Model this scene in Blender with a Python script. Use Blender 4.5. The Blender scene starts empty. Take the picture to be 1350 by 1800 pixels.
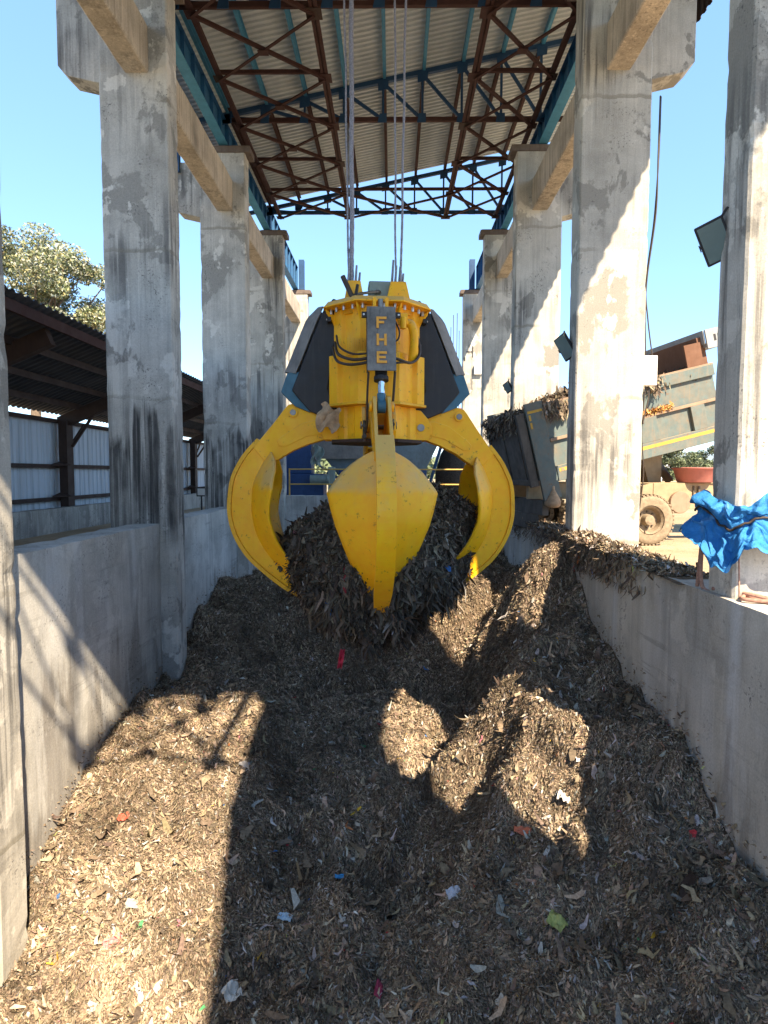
import bpy, bmesh, math, random
import numpy as np
from mathutils import Vector, Matrix, noise as mnoise
random.seed(7); RNG = np.random.default_rng(11)
S = bpy.context.scene; COL = S.collection
R = math.radians

# ------------------------------------------------------------------ helpers
class MB:
    def __init__(s): s.v = []; s.f = []; s.m = []
    def poly(s, verts, faces, mi=0):
        o = len(s.v); s.v += [tuple(p) for p in verts]
        for f in faces: s.f.append([i + o for i in f]); s.m.append(mi)
    def box(s, x0, x1, y0, y1, z0, z1, mi=0):
        s.poly([(x0,y0,z0),(x1,y0,z0),(x1,y1,z0),(x0,y1,z0),(x0,y0,z1),(x1,y0,z1),(x1,y1,z1),(x0,y1,z1)],
               [(0,3,2,1),(4,5,6,7),(0,1,5,4),(1,2,6,5),(2,3,7,6),(3,0,4,7)], mi)
    def prism(s, pts, ax_fn, t0, t1, mi=0):
        """extrude a 2-D polygon: ax_fn(a,b,t) -> xyz"""
        n = len(pts)
        vs = [ax_fn(a, b, t0) for a, b in pts] + [ax_fn(a, b, t1) for a, b in pts]
        fs = [list(range(n))[::-1], [n + i for i in range(n)]] + [(i, (i+1) % n, n + (i+1) % n, n + i) for i in range(n)]
        s.poly(vs, fs, mi)
    def bar(s, a, b, w, h, up=(0,0,1), mi=0):
        a = Vector(a); b = Vector(b); d = (b - a).normalized(); up = Vector(up)
        if abs(d.dot(up)) > .98: up = Vector((0,1,0))
        sd = d.cross(up).normalized() * (w/2); u = sd.cross(d).normalized() * (h/2)
        vs = [a-sd-u, a+sd-u, a+sd+u, a-sd+u, b-sd-u, b+sd-u, b+sd+u, b-sd+u]
        s.poly(vs, [(0,1,2,3),(7,6,5,4),(0,4,5,1),(1,5,6,2),(2,6,7,3),(3,7,4,0)], mi)
    def angle(s, a, b, w, t=.012, up=(0,0,1), mi=0):
        """a steel angle: two thin legs"""
        a = Vector(a); b = Vector(b); d = (b-a).normalized(); up = Vector(up)
        if abs(d.dot(up)) > .98: up = Vector((0,1,0))
        sd = d.cross(up).normalized(); u = sd.cross(d).normalized()
        s.bar(a, b, w, t, up, mi)
        s.bar(a + sd*(w/2 - t/2) + u*(w/2+t/2+.0005), b + sd*(w/2 - t/2) + u*(w/2+t/2+.0005), t, w, up, mi)
    def cyl(s, a, b, r0, r1=None, n=16, mi=0, caps=True):
        r1 = r0 if r1 is None else r1
        a = Vector(a); b = Vector(b); d = (b-a).normalized()
        p = d.orthogonal().normalized(); q = d.cross(p)
        vs = []
        for c, r in ((a, r0), (b, r1)):
            for i in range(n):
                t = 2*math.pi*i/n; vs.append(c + (p*math.cos(t) + q*math.sin(t))*r)
        fs = [(i, (i+1) % n, n+(i+1) % n, n+i) for i in range(n)]
        if caps: fs += [list(range(n))[::-1], list(range(n, 2*n))]
        s.poly(vs, fs, mi)
    def tube(s, pts, r, n=8, mi=0):
        pts = [Vector(p) for p in pts]; vs = []; q0 = None
        for i, p in enumerate(pts):
            d = (pts[min(i+1, len(pts)-1)] - pts[max(i-1, 0)]).normalized()
            if q0 is None: q0 = d.orthogonal().normalized()
            q0 = (q0 - d*q0.dot(d)).normalized(); w = d.cross(q0)
            rr = r(i/(len(pts)-1)) if callable(r) else r
            for k in range(n):
                t = 2*math.pi*k/n; vs.append(p + (q0*math.cos(t) + w*math.sin(t))*rr)
        fs = []
        for i in range(len(pts)-1):
            for k in range(n): fs.append((i*n+k, i*n+(k+1) % n, (i+1)*n+(k+1) % n, (i+1)*n+k))
        fs += [list(range(n))[::-1], [(len(pts)-1)*n+k for k in range(n)]]
        s.poly(vs, fs, mi)
    def grid(s, fn, nu, nv, mi=0):
        vs = [fn(i/nu, j/nv) for j in range(nv+1) for i in range(nu+1)]
        fs = [(j*(nu+1)+i, j*(nu+1)+i+1, (j+1)*(nu+1)+i+1, (j+1)*(nu+1)+i) for j in range(nv) for i in range(nu)]
        s.poly(vs, fs, mi)
    def lathe(s, prof, c, axis='z', n=32, mi=0):
        vs = []
        for r, h in prof:
            for k in range(n):
                t = 2*math.pi*k/n; x, y = r*math.cos(t), r*math.sin(t)
                vs.append((c[0]+x, c[1]+y, c[2]+h) if axis == 'z' else (c[0]+x, c[1]+h, c[2]+y))
        m = len(prof)
        fs = [(i*n+k, i*n+(k+1) % n, (i+1)*n+(k+1) % n, (i+1)*n+k) for i in range(m-1) for k in range(n)]
        s.poly(vs, fs, mi)
    def build(s, name, mats, parent=None, origin=None, bevel=0, smooth=False, solid=0, seg=2):
        me = bpy.data.meshes.new(name)
        o0 = Vector(origin) if origin is not None else Vector((0,0,0))
        me.from_pydata([tuple(Vector(p) - o0) for p in s.v], [], s.f)
        mats = mats if isinstance(mats, (list, tuple)) else [mats]
        for m in mats: me.materials.append(m)
        if len(mats) > 1: me.polygons.foreach_set('material_index', s.m)
        bm = bmesh.new(); bm.from_mesh(me); bmesh.ops.recalc_face_normals(bm, faces=bm.faces); bm.to_mesh(me); bm.free()
        if smooth:
            for p in me.polygons: p.use_smooth = True
        o = bpy.data.objects.new(name, me); COL.objects.link(o)
        if parent is not None: o.parent = parent
        elif origin is not None: o.location = o0
        if solid:
            md = o.modifiers.new('thick', 'SOLIDIFY'); md.thickness = solid; md.offset = 0
        if bevel:
            md = o.modifiers.new('bevel', 'BEVEL'); md.width = bevel; md.segments = seg; md.limit_method = 'ANGLE'; md.angle_limit = R(35); md.harden_normals = True
            if not smooth:
                pass
        return o

def tag(o, label=None, cat=None, group=None, kind=None):
    if label: o['label'] = label
    if cat: o['category'] = cat
    if group: o['group'] = group
    if kind: o['kind'] = kind
    elif cat: o['kind'] = 'thing'
    return o
def empty(name, loc, rz=0):
    o = bpy.data.objects.new(name, None); COL.objects.link(o); o.location = loc; o.rotation_euler = (0,0,rz); o.empty_display_size = .2
    return o
def kids(o): return [c for c in COL.objects if c.parent == o]
def copy_tree(o, parent=None):
    c = o.copy(); COL.objects.link(c)
    if parent is not None: c.parent = parent
    for ch in kids(o): copy_tree(ch, c)
    return c

# ---- vectorised value noise
def _hash(i, j, k, seed):
    h = (i*374761393 + j*668265263 + k*2147483647 + seed*974634777) & 0xFFFFFFFF
    h = ((h ^ (h >> 13)) * 1274126177) & 0xFFFFFFFF
    h = h ^ (h >> 16)
    return (h & 0xFFFF) / 65535.0
def vnoise(x, y, z=0, seed=0):
    x = np.asarray(x, float); y = np.asarray(y, float); z = np.zeros_like(x) + z
    i, j, k = np.floor(x).astype(np.int64), np.floor(y).astype(np.int64), np.floor(z).astype(np.int64)
    fx, fy, fz = x-i, y-j, z-k
    fx, fy, fz = (f*f*(3-2*f) for f in (fx, fy, fz))
    r = 0
    for a in (0,1):
        for b in (0,1):
            for c in (0,1):
                w = (fx if a else 1-fx)*(fy if b else 1-fy)*(fz if c else 1-fz)
                r = r + w*_hash(i+a, j+b, k+c, seed)
    return r*2-1
def fbm(x, y, z=0, seed=0, oct=4, gain=.5):
    r = 0; a = 1
    for o in range(oct):
        r = r + a*vnoise(np.asarray(x)*2**o, np.asarray(y)*2**o, np.asarray(z)*2**o, seed+o); a *= gain
    return r

# ------------------------------------------------------------------ materials
def lin(c):
    return tuple((x/12.92 if x <= .04045 else ((x+.055)/1.055)**2.4) for x in c)
class NT:
    def __init__(s, name, rough=.8, spec=.3, metal=0):
        s.m = bpy.data.materials.new(name); s.m.use_nodes = True
        s.t = s.m.node_tree; s.n = s.t.nodes; s.l = s.t.links
        s.b = s.n['Principled BSDF']; s.b.inputs['Roughness'].default_value = rough
        s.b.inputs['Specular IOR Level'].default_value = spec; s.b.inputs['Metallic'].default_value = metal
        s._pos = None
    def pos(s):
        if s._pos is None: s._pos = s.n.new('ShaderNodeNewGeometry').outputs['Position']
        return s._pos
    def obj(s): return s.n.new('ShaderNodeTexCoord').outputs['Object']
    def map(s, vec, sc=(1,1,1), loc=(0,0,0)):
        n = s.n.new('ShaderNodeMapping'); n.inputs['Scale'].default_value = sc; n.inputs['Location'].default_value = loc
        s.l.new(vec, n.inputs['Vector']); return n.outputs[0]
    def noise(s, vec, scale=1, detail=5, rough=.55, dist=0):
        n = s.n.new('ShaderNodeTexNoise'); n.inputs['Scale'].default_value = scale; n.inputs['Detail'].default_value = detail
        n.inputs['Roughness'].default_value = rough; n.inputs['Distortion'].default_value = dist
        s.l.new(vec, n.inputs['Vector']); return n.outputs[0]
    def ramp(s, fac, stops):
        n = s.n.new('ShaderNodeValToRGB'); e = n.color_ramp.elements
        while len(e) < len(stops): e.new(.5)
        for el, (p, c) in zip(e, stops):
            el.position = p; c = c if isinstance(c, (tuple, list)) else (c, c, c); el.color = (*c, 1)
        s.l.new(fac, n.inputs[0]); return n.outputs[0]
    def mix(s, fac, a, b, mode='MIX'):
        n = s.n.new('ShaderNodeMix'); n.data_type = 'RGBA'; n.blend_type = mode
        for v, k in ((fac, 0), (a, 6), (b, 7)):
            if isinstance(v, (int, float)): n.inputs[k].default_value = v
            elif isinstance(v, (tuple, list)): n.inputs[k].default_value = (*v, 1)
            else: s.l.new(v, n.inputs[k])
        return n.outputs[2]
    def math(s, op, a, b=0, clamp=False):
        n = s.n.new('ShaderNodeMath'); n.operation = op; n.use_clamp = clamp
        for v, k in ((a, 0), (b, 1)):
            if isinstance(v, (int, float)): n.inputs[k].default_value = v
            else: s.l.new(v, n.inputs[k])
        return n.outputs[0]
    def sep(s, vec):
        n = s.n.new('ShaderNodeSeparateXYZ'); s.l.new(vec, n.inputs[0]); return n.outputs
    def bump(s, h, strength=.3, dist=.01):
        n = s.n.new('ShaderNodeBump'); n.inputs['Strength'].default_value = strength; n.inputs['Distance'].default_value = dist
        s.l.new(h, n.inputs['Height']); s.l.new(n.outputs[0], s.b.inputs['Normal'])
    def col(s, c):
        if isinstance(c, (tuple, list)): s.b.inputs['Base Color'].default_value = (*c, 1)
        else: s.l.new(c, s.b.inputs['Base Color'])
        return s

def concrete(name, base=(.43,.405,.36), dark=.5, stain=.5, patch=.5, lowdark=0, lowz=(0,2.3), board=True, seed=0., streak=1., blotch=0.):
    k = NT(name, .9, .15); P = k.map(k.pos(), (1,1,1), (seed*3.7, seed*1.3, seed*2.1))
    b2 = tuple(x*.68 for x in base); b3 = tuple(min(1, x*1.28) for x in base)
    c = k.ramp(k.noise(P, 1.1, 6, .6), [(.3, b2), (.5, base), (.72, b3)])
    # formwork streaks (vertical)
    st = k.noise(k.map(P, (13,13,.55)), 1, 4, .6)
    c = k.mix(k.ramp(st, [(.35, .55*streak), (.52, 0.)]), c, tuple(x*.55 for x in base))
    st2 = k.noise(k.map(P, (22,22,.35), (5,3,9)), 1, 3, .5)
    c = k.mix(k.ramp(st2, [(.56, 0.), (.7, .55*streak)]), c, tuple(min(1, x*1.5) for x in base))
    if blotch:
        bn = k.noise(k.map(P, (1,1,.38), (2,5,6)), 1.1, 5, .55, .4)
        c = k.mix(k.math('MULTIPLY', k.ramp(bn, [(.50, 0.), (.68, 1.)]), blotch), c, (.60,.60,.60))
        bn = k.noise(k.map(P, (1,1,.3), (7,9,2)), .9, 6, .6, .4)
        c = k.mix(k.math('MULTIPLY', k.ramp(bn, [(.48, 0.), (.7, 1.)]), blotch*.9), c, tuple(x*.55 for x in base))
        wn = k.noise(k.map(P, (2.6,2.6,.10), (1,1,7)), 1, 4, .5)
        c = k.mix(k.math('MULTIPLY', k.ramp(wn, [(.58, 0.), (.68, 1.)]), blotch*.8), c, (.62,.63,.65))
        sc_ = k.noise(k.map(P, (.5,.5,11), (3,2,8)), 1, 5, .65); ar_ = k.ramp(k.noise(P, .9, 3, .5), [(.5, 0.), (.62, 1.)])
        c = k.mix(k.math('MULTIPLY', k.math('MULTIPLY', k.ramp(sc_, [(.56, 0.), (.62, 1.)]), ar_), .45), c, tuple(x*.5 for x in base))
        dm_ = k.noise(k.map(P, (3.2,3.2,.5), (9,9,1)), 1, 5, .6); z2 = k.sep(k.pos())[2]
        c = k.mix(k.math('MULTIPLY', k.ramp(k.math('SUBTRACT', dm_, k.math('MULTIPLY', k.math('ADD', z2, 1.6), .16)), [(.50, 0.), (.60, 1.)]), .5), c, (.16,.135,.11))
    # plaster patches with hard edges
    pn = k.noise(k.map(P, (1,1,.75), (9,2,4)), 1.15, 7, .62, .3)
    c = k.mix(k.math('MULTIPLY', k.ramp(pn, [(.55, 0.), (.575, 1.)]), patch), c, tuple(x*.62 for x in base))
    pn2 = k.noise(k.map(P, (1,1,.8), (2,7,1)), 1.5, 8, .6, .2)
    c = k.mix(k.math('MULTIPLY', k.ramp(pn2, [(.585, 0.), (.605, 1.)]), patch), c, tuple(min(1, x*1.36) for x in base))
    # dark mould drips
    dn = k.noise(k.map(P, (7,7,.28), (1,8,3)), 1, 6, .65)
    area = k.ramp(k.noise(k.map(P, (1,1,.6), (4,4,0)), .8, 3, .5), [(.48, 0.), (.62, 1.)])
    m = k.math('MULTIPLY', k.ramp(dn, [(.47, 0.), (.58, 1.)]), area)
    c = k.mix(k.math('MULTIPLY', m, stain), c, (.055,.055,.06))
    # small dark pits in clusters
    vn = k.noise(k.map(P, (1,1,1), (7,1,6)), 26, 3, .7)
    cl = k.ramp(k.noise(k.map(P, (1,1,1), (3,5,8)), 1.6, 3, .5), [(.54, 0.), (.66, 1.)])
    c = k.mix(k.math('MULTIPLY', k.math('MULTIPLY', k.ramp(vn, [(.57, 0.), (.64, 1.)]), cl), .75), c, (.07,.068,.075))
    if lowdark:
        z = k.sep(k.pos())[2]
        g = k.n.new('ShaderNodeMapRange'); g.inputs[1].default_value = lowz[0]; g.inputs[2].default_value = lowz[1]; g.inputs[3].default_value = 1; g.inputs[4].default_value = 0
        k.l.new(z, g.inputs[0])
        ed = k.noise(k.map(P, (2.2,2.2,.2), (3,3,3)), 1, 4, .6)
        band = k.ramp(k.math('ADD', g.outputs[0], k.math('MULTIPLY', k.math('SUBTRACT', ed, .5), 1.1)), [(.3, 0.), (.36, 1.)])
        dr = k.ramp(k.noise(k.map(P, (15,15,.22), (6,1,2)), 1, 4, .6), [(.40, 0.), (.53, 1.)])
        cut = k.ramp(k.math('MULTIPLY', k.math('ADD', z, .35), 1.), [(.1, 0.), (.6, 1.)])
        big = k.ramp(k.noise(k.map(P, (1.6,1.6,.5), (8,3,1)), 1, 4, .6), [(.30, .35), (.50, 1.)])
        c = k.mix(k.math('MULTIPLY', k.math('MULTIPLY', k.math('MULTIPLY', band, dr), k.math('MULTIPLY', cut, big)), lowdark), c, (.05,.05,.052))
    if board:
        z = k.sep(k.pos())[2]
        zz = k.math('ADD', z, k.math('MULTIPLY', k.noise(k.map(P, (3,3,.4)), 1, 3, .5), .16))
        fr = k.math('FRACT', k.math('MULTIPLY', zz, 1/2.35))
        ln = k.ramp(fr, [(.0, 1.), (.02, 1.), (.032, 0.)])
        c = k.mix(k.math('MULTIPLY', k.math('MULTIPLY', ln, k.ramp(k.noise(P, .7, 3, .5), [(.44, .1), (.58, 1.)])), .55), c, tuple(x*.42 for x in (base[0]*1.05, base[1], base[2]*.85)))
    fine = k.noise(P, 55, 4, .7)
    c = k.mix(.16, c, k.ramp(fine, [(.3, .0), (.7, 1.)]), 'OVERLAY')
    k.col(c)
    h = k.math('ADD', k.noise(P, 30, 5, .7), k.math('MULTIPLY', st, .9))
    k.bump(h, .35, .008)
    return k.m

def paint(name, c, rough=.45, spec=.5, dirt=.35, dirtcol=(.16,.11,.07), rust=0, rustcol=(.12,.045,.02), scale=1., metal=0, dust=0, dustcol=(.42,.3,.16)):
    k = NT(name, rough, spec, metal); P = k.map(k.pos(), (scale,)*3)
    d = k.noise(P, 3.2, 6, .65)
    col = k.mix(k.math('MULTIPLY', k.ramp(d, [(.42, 0.), (.75, 1.)]), dirt), tuple(c), dirtcol)
    v = k.noise(k.map(P, (14,14,1.0), (3,1,2)), 1, 4, .6)
    col = k.mix(k.math('MULTIPLY', k.ramp(v, [(.55, 0.), (.75, 1.)]), dirt*.9), col, dirtcol)
    col = k.mix(.10, col, k.ramp(k.noise(P, 9, 4, .6), [(.3, 0.), (.7, 1.)]), 'OVERLAY')
    if dust:
        nz = k.n.new('ShaderNodeNewGeometry').outputs['Normal']
        up = k.sep(nz)[2]
        m = k.math('ADD', up, k.math('MULTIPLY', k.math('SUBTRACT', k.noise(P, 4, 5, .6), .5), .9))
        col = k.mix(k.math('MULTIPLY', k.ramp(m, [(.1, 0.), (.6, 1.)]), dust), col, dustcol)
    if rust:
        rn = k.noise(P, 11, 8, .72)
        col = k.mix(k.math('MULTIPLY', k.ramp(rn, [(.60, 0.), (.645, 1.)]), rust), col, rustcol)
    k.col(col)
    k.l.new(k.ramp(d, [(.3, rough), (.75, min(1, rough+.3))]), k.b.inputs['Roughness'])
    k.bump(k.noise(P, 24, 4, .6), .12, .004)
    return k.m
def plain(name, c, rough=.6, spec=.4, metal=0, n=6., var=.25):
    k = NT(name, rough, spec, metal); P = k.pos()
    k.col(k.ramp(k.noise(P, n, 5, .6), [(.25, tuple(x*(1-var) for x in c)), (.75, tuple(min(1, x*(1+var)) for x in c))]))
    k.bump(k.noise(P, n*6, 3, .6), .1, .004)
    return k.m

M = {}
M['conc'] = concrete('column_concrete', (.45,.43,.39), stain=.7, patch=1., streak=.5, lowdark=.0, seed=0)
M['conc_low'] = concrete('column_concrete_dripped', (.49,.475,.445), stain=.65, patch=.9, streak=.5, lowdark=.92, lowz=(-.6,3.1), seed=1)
M['wall'] = concrete('pit_wall_concrete', (.52,.51,.485), stain=.25, patch=.35, board=False, seed=2, streak=.45, blotch=.55)
M['wall_r'] = concrete('pit_wall_concrete_right', (.49,.465,.42), stain=.2, patch=.35, board=False, seed=5, streak=.35, blotch=.7)
M['beam'] = concrete('beam_concrete', (.52,.45,.365), stain=.4, patch=.3, board=False, seed=3)
M['lowwall'] = concrete('low_wall_concrete', (.40,.375,.34), stain=.3, patch=.7, board=False, seed=4)
M['yellow'] = paint('grab_yellow', (.95,.475,.003), .40, .45, .08, (.40,.20,.03), rust=.5, rustcol=(.10,.05,.02), dust=.6, dustcol=(.55,.40,.20))
M['yellow_dirty'] = paint('grab_yellow_dirty', (.84,.43,.006), .42, .5, .26, (.22,.13,.03), rust=.55, rustcol=(.07,.04,.02), scale=1.6)
M['black'] = paint('rubber_cover_black', (.022,.024,.03), .5, .4, .3, (.09,.085,.08))
M['grey_sheet'] = paint('dusty_grey_sheet', (.23,.215,.20), .6, .3, .5, (.06,.06,.065))
M['teal'] = paint('teal_steel', (.045,.15,.23), .45, .5, .3, (.03,.05,.06))
M['blue'] = paint('girder_blue', (.018,.115,.27), .45, .5, .25, (.03,.045,.07), rust=.25)
M['navy'] = paint('truss_blue', (.014,.06,.15), .5, .4, .3, (.02,.03,.05))
M['sky_blue'] = paint('light_blue_paint', (.06,.26,.44), .45, .5, .2, (.05,.10,.14))
M['primer'] = paint('red_primer', (.062,.027,.024), .65, .3, .5, (.045,.022,.018), scale=1.4)
M['capsteel'] = paint('cap_steel', (.15,.12,.105), .7, .3, .5, (.07,.05,.045))
M['brown'] = paint('dark_brown_steel', (.055,.034,.028), .6, .3, .4, (.03,.02,.018))
M['chrome'] = plain('chrome_rod', (.75,.78,.82), .16, .5, 1., var=.05)
M['steel'] = plain('worn_steel', (.22,.21,.2), .45, .5, .8)
M['darkhole'] = plain('dark_steel_and_shade', (.02,.02,.022), .55)  # dark steel parts; also shade painted on claw teeth and recesses
M['rope'] = plain('wire_rope', (.26,.25,.28), .55, .4, .4, n=60, var=.5)
M['hose'] = plain('hydraulic_hose', (.05,.035,.025), .5, .4, n=20)
M['bolt'] = plain('bolt_steel', (.55,.53,.5), .35, .5, .7)
M['greybox'] = paint('grey_green_box', (.23,.29,.27), .5, .4, .2, (.15,.14,.12))
M['rag'] = plain('tan_rag', (.40,.28,.18), .9, .1, n=14, var=.4)
M['letter'] = plain('letter_yellow', (.75,.36,.05), .5, n=20, var=.15)
# roof sheet: pale underside with dirty stripes
k = NT('roof_sheet_metal', .5, .4); P = k.pos()
c = k.ramp(k.noise(k.map(P, (1.2,.25,1)), 1, 5, .6), [(.3, (.50,.545,.585)), (.7, (.67,.715,.755))])
k.col(c); M['roofsheet'] = k.m
k = NT('shed_sheet_dark', .55, .4); k.col(k.ramp(k.noise(k.map(k.pos(), (.6,2,1)), 1, 4, .6), [(.3, (.045,.05,.062)), (.7, (.085,.09,.11))])); M['shedroof'] = k.m
k = NT('shed_cladding', .5, .4); k.col(k.mix(k.ramp(k.noise(k.map(k.pos(), (5,5,.3)), 1, 4, .6), [(.5, 0.), (.75, .6)]), (.55,.62,.70), (.26,.28,.3))); M['cladding'] = k.m
# translucent side sheet
k = NT('translucent_sheet', .5, .3); k.col((.62,.58,.48)); k.b.inputs['Transmission Weight'].default_value = 0
tr = k.n.new('ShaderNodeBsdfTranslucent'); tr.inputs[0].default_value = (.7,.65,.52,1); ms = k.n.new('ShaderNodeMixShader'); ms.inputs[0].default_value = .55
k.l.new(k.b.outputs[0], ms.inputs[1]); k.l.new(tr.outputs[0], ms.inputs[2]); k.l.new(ms.outputs[0], k.n['Material Output'].inputs['Surface']); M['fibre'] = k.m
# ground
k = NT('sandy_ground', .95, .1); P = k.pos()
c = k.ramp(k.noise(P, .5, 7, .6), [(.3, (.34,.25,.16)), (.5, (.45,.345,.235)), (.7, (.52,.42,.30))])
c = k.mix(k.ramp(k.noise(k.map(P, (1,3,1)), 5, 6, .7), [(.56, 0.), (.64, .6)]), c, (.16,.11,.07))
far = k.ramp(k.noise(P, .03, 4, .6), [(.45, 0.), (.6, .8)])
c = k.mix(far, c, (.16,.17,.07)); k.col(c); k.bump(k.noise(P, 12, 6, .7), .8, .05); M['ground'] = k.m
# waste: base and flakes (the flake colour is stored per flake)
k = NT('waste_mass', .95, .1); P = k.pos()
c = k.ramp(k.noise(P, 9, 7, .7), [(.3, (.06,.045,.033)), (.5, (.13,.095,.066)), (.7, (.24,.175,.12))])  # base darker than the flakes, painting shade into the gaps between them
k.col(c); k.bump(k.noise(P, 30, 6, .75), 1., .03); M['waste'] = k.m
k = NT('waste_flake', .85, .2); a = k.n.new('ShaderNodeAttribute'); a.attribute_name = 'col'
k.col(k.mix(.35, a.outputs['Color'], k.ramp(k.noise(k.pos(), 38, 4, .7), [(.3, 0.), (.7, 1.)]), 'OVERLAY')); M['flake'] = k.m
# tarp
k = NT('blue_tarp', .62, .3); P = k.pos()
k.col(k.ramp(k.noise(P, 5, 5, .6), [(.3, (.02,.15,.40)), (.58, (.035,.23,.56)), (.8, (.20,.38,.60))])); k.bump(k.noise(P, 26, 6, .7), .8, .02); M['tarp'] = k.m
# tree
k = NT('leaf', .6, .4); a = k.n.new('ShaderNodeAttribute'); a.attribute_name = 'col'; k.col(a.outputs['Color']); M['leaf'] = k.m
M['bark'] = plain('bark', (.17,.13,.10), .9, .1, n=8)
# truck
M['truck'] = paint('tipper_grey_green', (.115,.152,.152), .65, .3, .9, (.20,.165,.125), rust=.6, rustcol=(.20,.10,.05), dust=.5, dustcol=(.38,.29,.20))
M['truck_rim'] = paint('dusty_rail', (.30,.21,.15), .7, .3, .3, (.2,.12,.08))
M['tail'] = paint('tailgate_shaded', (.12,.11,.10), .7, .3, .6, (.045,.042,.04))  # dark tone paints the shade on the truck's rear; streaks are dirt
M['stripe'] = paint('yellow_stripe', (.60,.36,.06), .7, .3, .8, (.3,.2,.08))
M['tan'] = paint('chassis_dust', (.36,.28,.18), .85, .2, .4, (.15,.11,.07))
M['tyre'] = plain('dusty_tyre', (.26,.205,.145), .95, .1, n=14, var=.35)
M['rimdark'] = plain('rim_dark_brown', (.10,.08,.06), .7)  # dark brown for wheel nuts, hoist ram and small fittings
M['headboard'] = paint('rust_brown_board', (.17,.09,.06), .75, .2, .4, (.10,.05,.03))
M['guard'] = paint('guard_grey', (.30,.32,.34), .6, .3, .3, (.2,.2,.2))
M['ink'] = plain('dark_ink', (.03,.03,.035), .7)
M['pink'] = paint('pink_plastic', (.46,.15,.13), .55, .4, .3, (.35,.22,.17))
M['white'] = plain('white_paint', (.80,.80,.78), .5, .4, n=4, var=.06)
M['glass'] = plain('lamp_glass', (.16,.22,.22), .12, .6, n=3, var=.15)
M['brick'] = plain('red_brick', (.35,.12,.08), .9, .1, n=10)
M['mblue'] = paint('machine_blue', (.02,.07,.22), .45, .5, .25, (.03,.04,.06))
M['hopper'] = paint('hopper_grey_blue', (.17,.25,.31), .5, .4, .4, (.08,.08,.08))
M['rail'] = paint('railing_yellow', (.62,.40,.10), .5, .4, .3, (.25,.18,.1))
M['bush'] = M['leaf']
M['fibreheap'] = plain('dark_fibre', (.05,.045,.042), .95, .1, n=20, var=.5)
M['hill'] = plain('far_hill', (.16,.20,.24), 1., 0, n=.01)
M['ropepink'] = plain('fibre_rope', (.38,.22,.17), .9, .1, n=40, var=.4)

# ------------------------------------------------------------------ camera (solved from the columns' edges)
CZ = 1.0847
cam = bpy.data.cameras.new('camera'); co = bpy.data.objects.new('camera', cam); COL.objects.link(co); S.camera = co
cam.sensor_fit = 'VERTICAL'; cam.sensor_height = 36; cam.lens = 36*1069.47/1800; cam.clip_end = 4000; cam.clip_start = .05
pi_, ya, ro = .0639, .0133, .0025
fw = Vector((-math.sin(ya)*math.cos(pi_), math.cos(ya)*math.cos(pi_), -math.sin(pi_)))
rr = Vector((math.cos(ya), math.sin(ya), 0)); uu = rr.cross(fw)
r2 = rr*math.cos(ro) + uu*math.sin(ro); u2 = -rr*math.sin(ro) + uu*math.cos(ro)
mt = Matrix((r2, u2, -fw)).transposed().to_4x4(); mt.translation = (0,0,CZ); co.matrix_world = mt

# ------------------------------------------------------------------ light
SUN = Vector((.467,-.855,1)).normalized()
sl = bpy.data.lights.new('sun', 'SUN'); so = bpy.data.objects.new('sun', sl); COL.objects.link(so)
sl.energy = 4.1; sl.angle = R(.5); sl.color = (1,.82,.58); so.rotation_euler = SUN.to_track_quat('Z', 'Y').to_euler(); so.location = (10,-20,30)
w = bpy.data.worlds.new('World'); S.world = w; w.use_nodes = True
sky = w.node_tree.nodes.new('ShaderNodeTexSky'); sky.sky_type = 'NISHITA'; sky.sun_disc = False
sky.sun_elevation = math.asin(SUN.z); sky.sun_rotation = math.atan2(SUN.x, SUN.y)
sky.air_density = .8; sky.dust_density = .0; sky.ozone_density = 3.0
bg = w.node_tree.nodes['Background']; bg.inputs['Strength'].default_value = .15; mx = w.node_tree.nodes.new('ShaderNodeMix'); mx.data_type = 'RGBA'; mx.inputs[0].default_value = .55; mx.inputs[7].default_value = (.66,1.28,2.0,1)
w.node_tree.links.new(sky.outputs[0], mx.inputs[6]); w.node_tree.links.new(mx.outputs[2], bg.inputs['Color'])      # thin even veil over the clear sky
S.view_settings.view_transform = 'Standard'; S.view_settings.look = 'None'; S.view_settings.gamma = 1; S.view_settings.exposure = 1.92
S.cycles.max_bounces = 8; S.cycles.diffuse_bounces = 5; S.cycles.use_denoising = True

# ------------------------------------------------------------------ setting: ground
GZ = -.37
XL, XR = -3.577, 2.962
Y = [5.27, 10.0, 15.09, 20.18, 26.0]
mb = MB()
for x0, x1, y0, y1 in ((-400,-4.1,-60,900), (3.2,500,-60,900), (-4.1,3.2,20.8,900), (-4.1,3.2,-60,-3)):
    mb.poly([(x0,y0,GZ),(x1,y0,GZ),(x1,y1,GZ),(x0,y1,GZ)], [(0,1,2,3)])
tag(mb.build('ground', M['ground']), kind='structure')
mb = MB(); mb.poly([(-4.1,-3,-4.8),(3.2,-3,-4.8),(3.2,20.8,-4.8),(-4.1,20.8,-4.8)], [(0,1,2,3)])
tag(mb.build('pit_floor', M['wall']), kind='structure')

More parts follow.
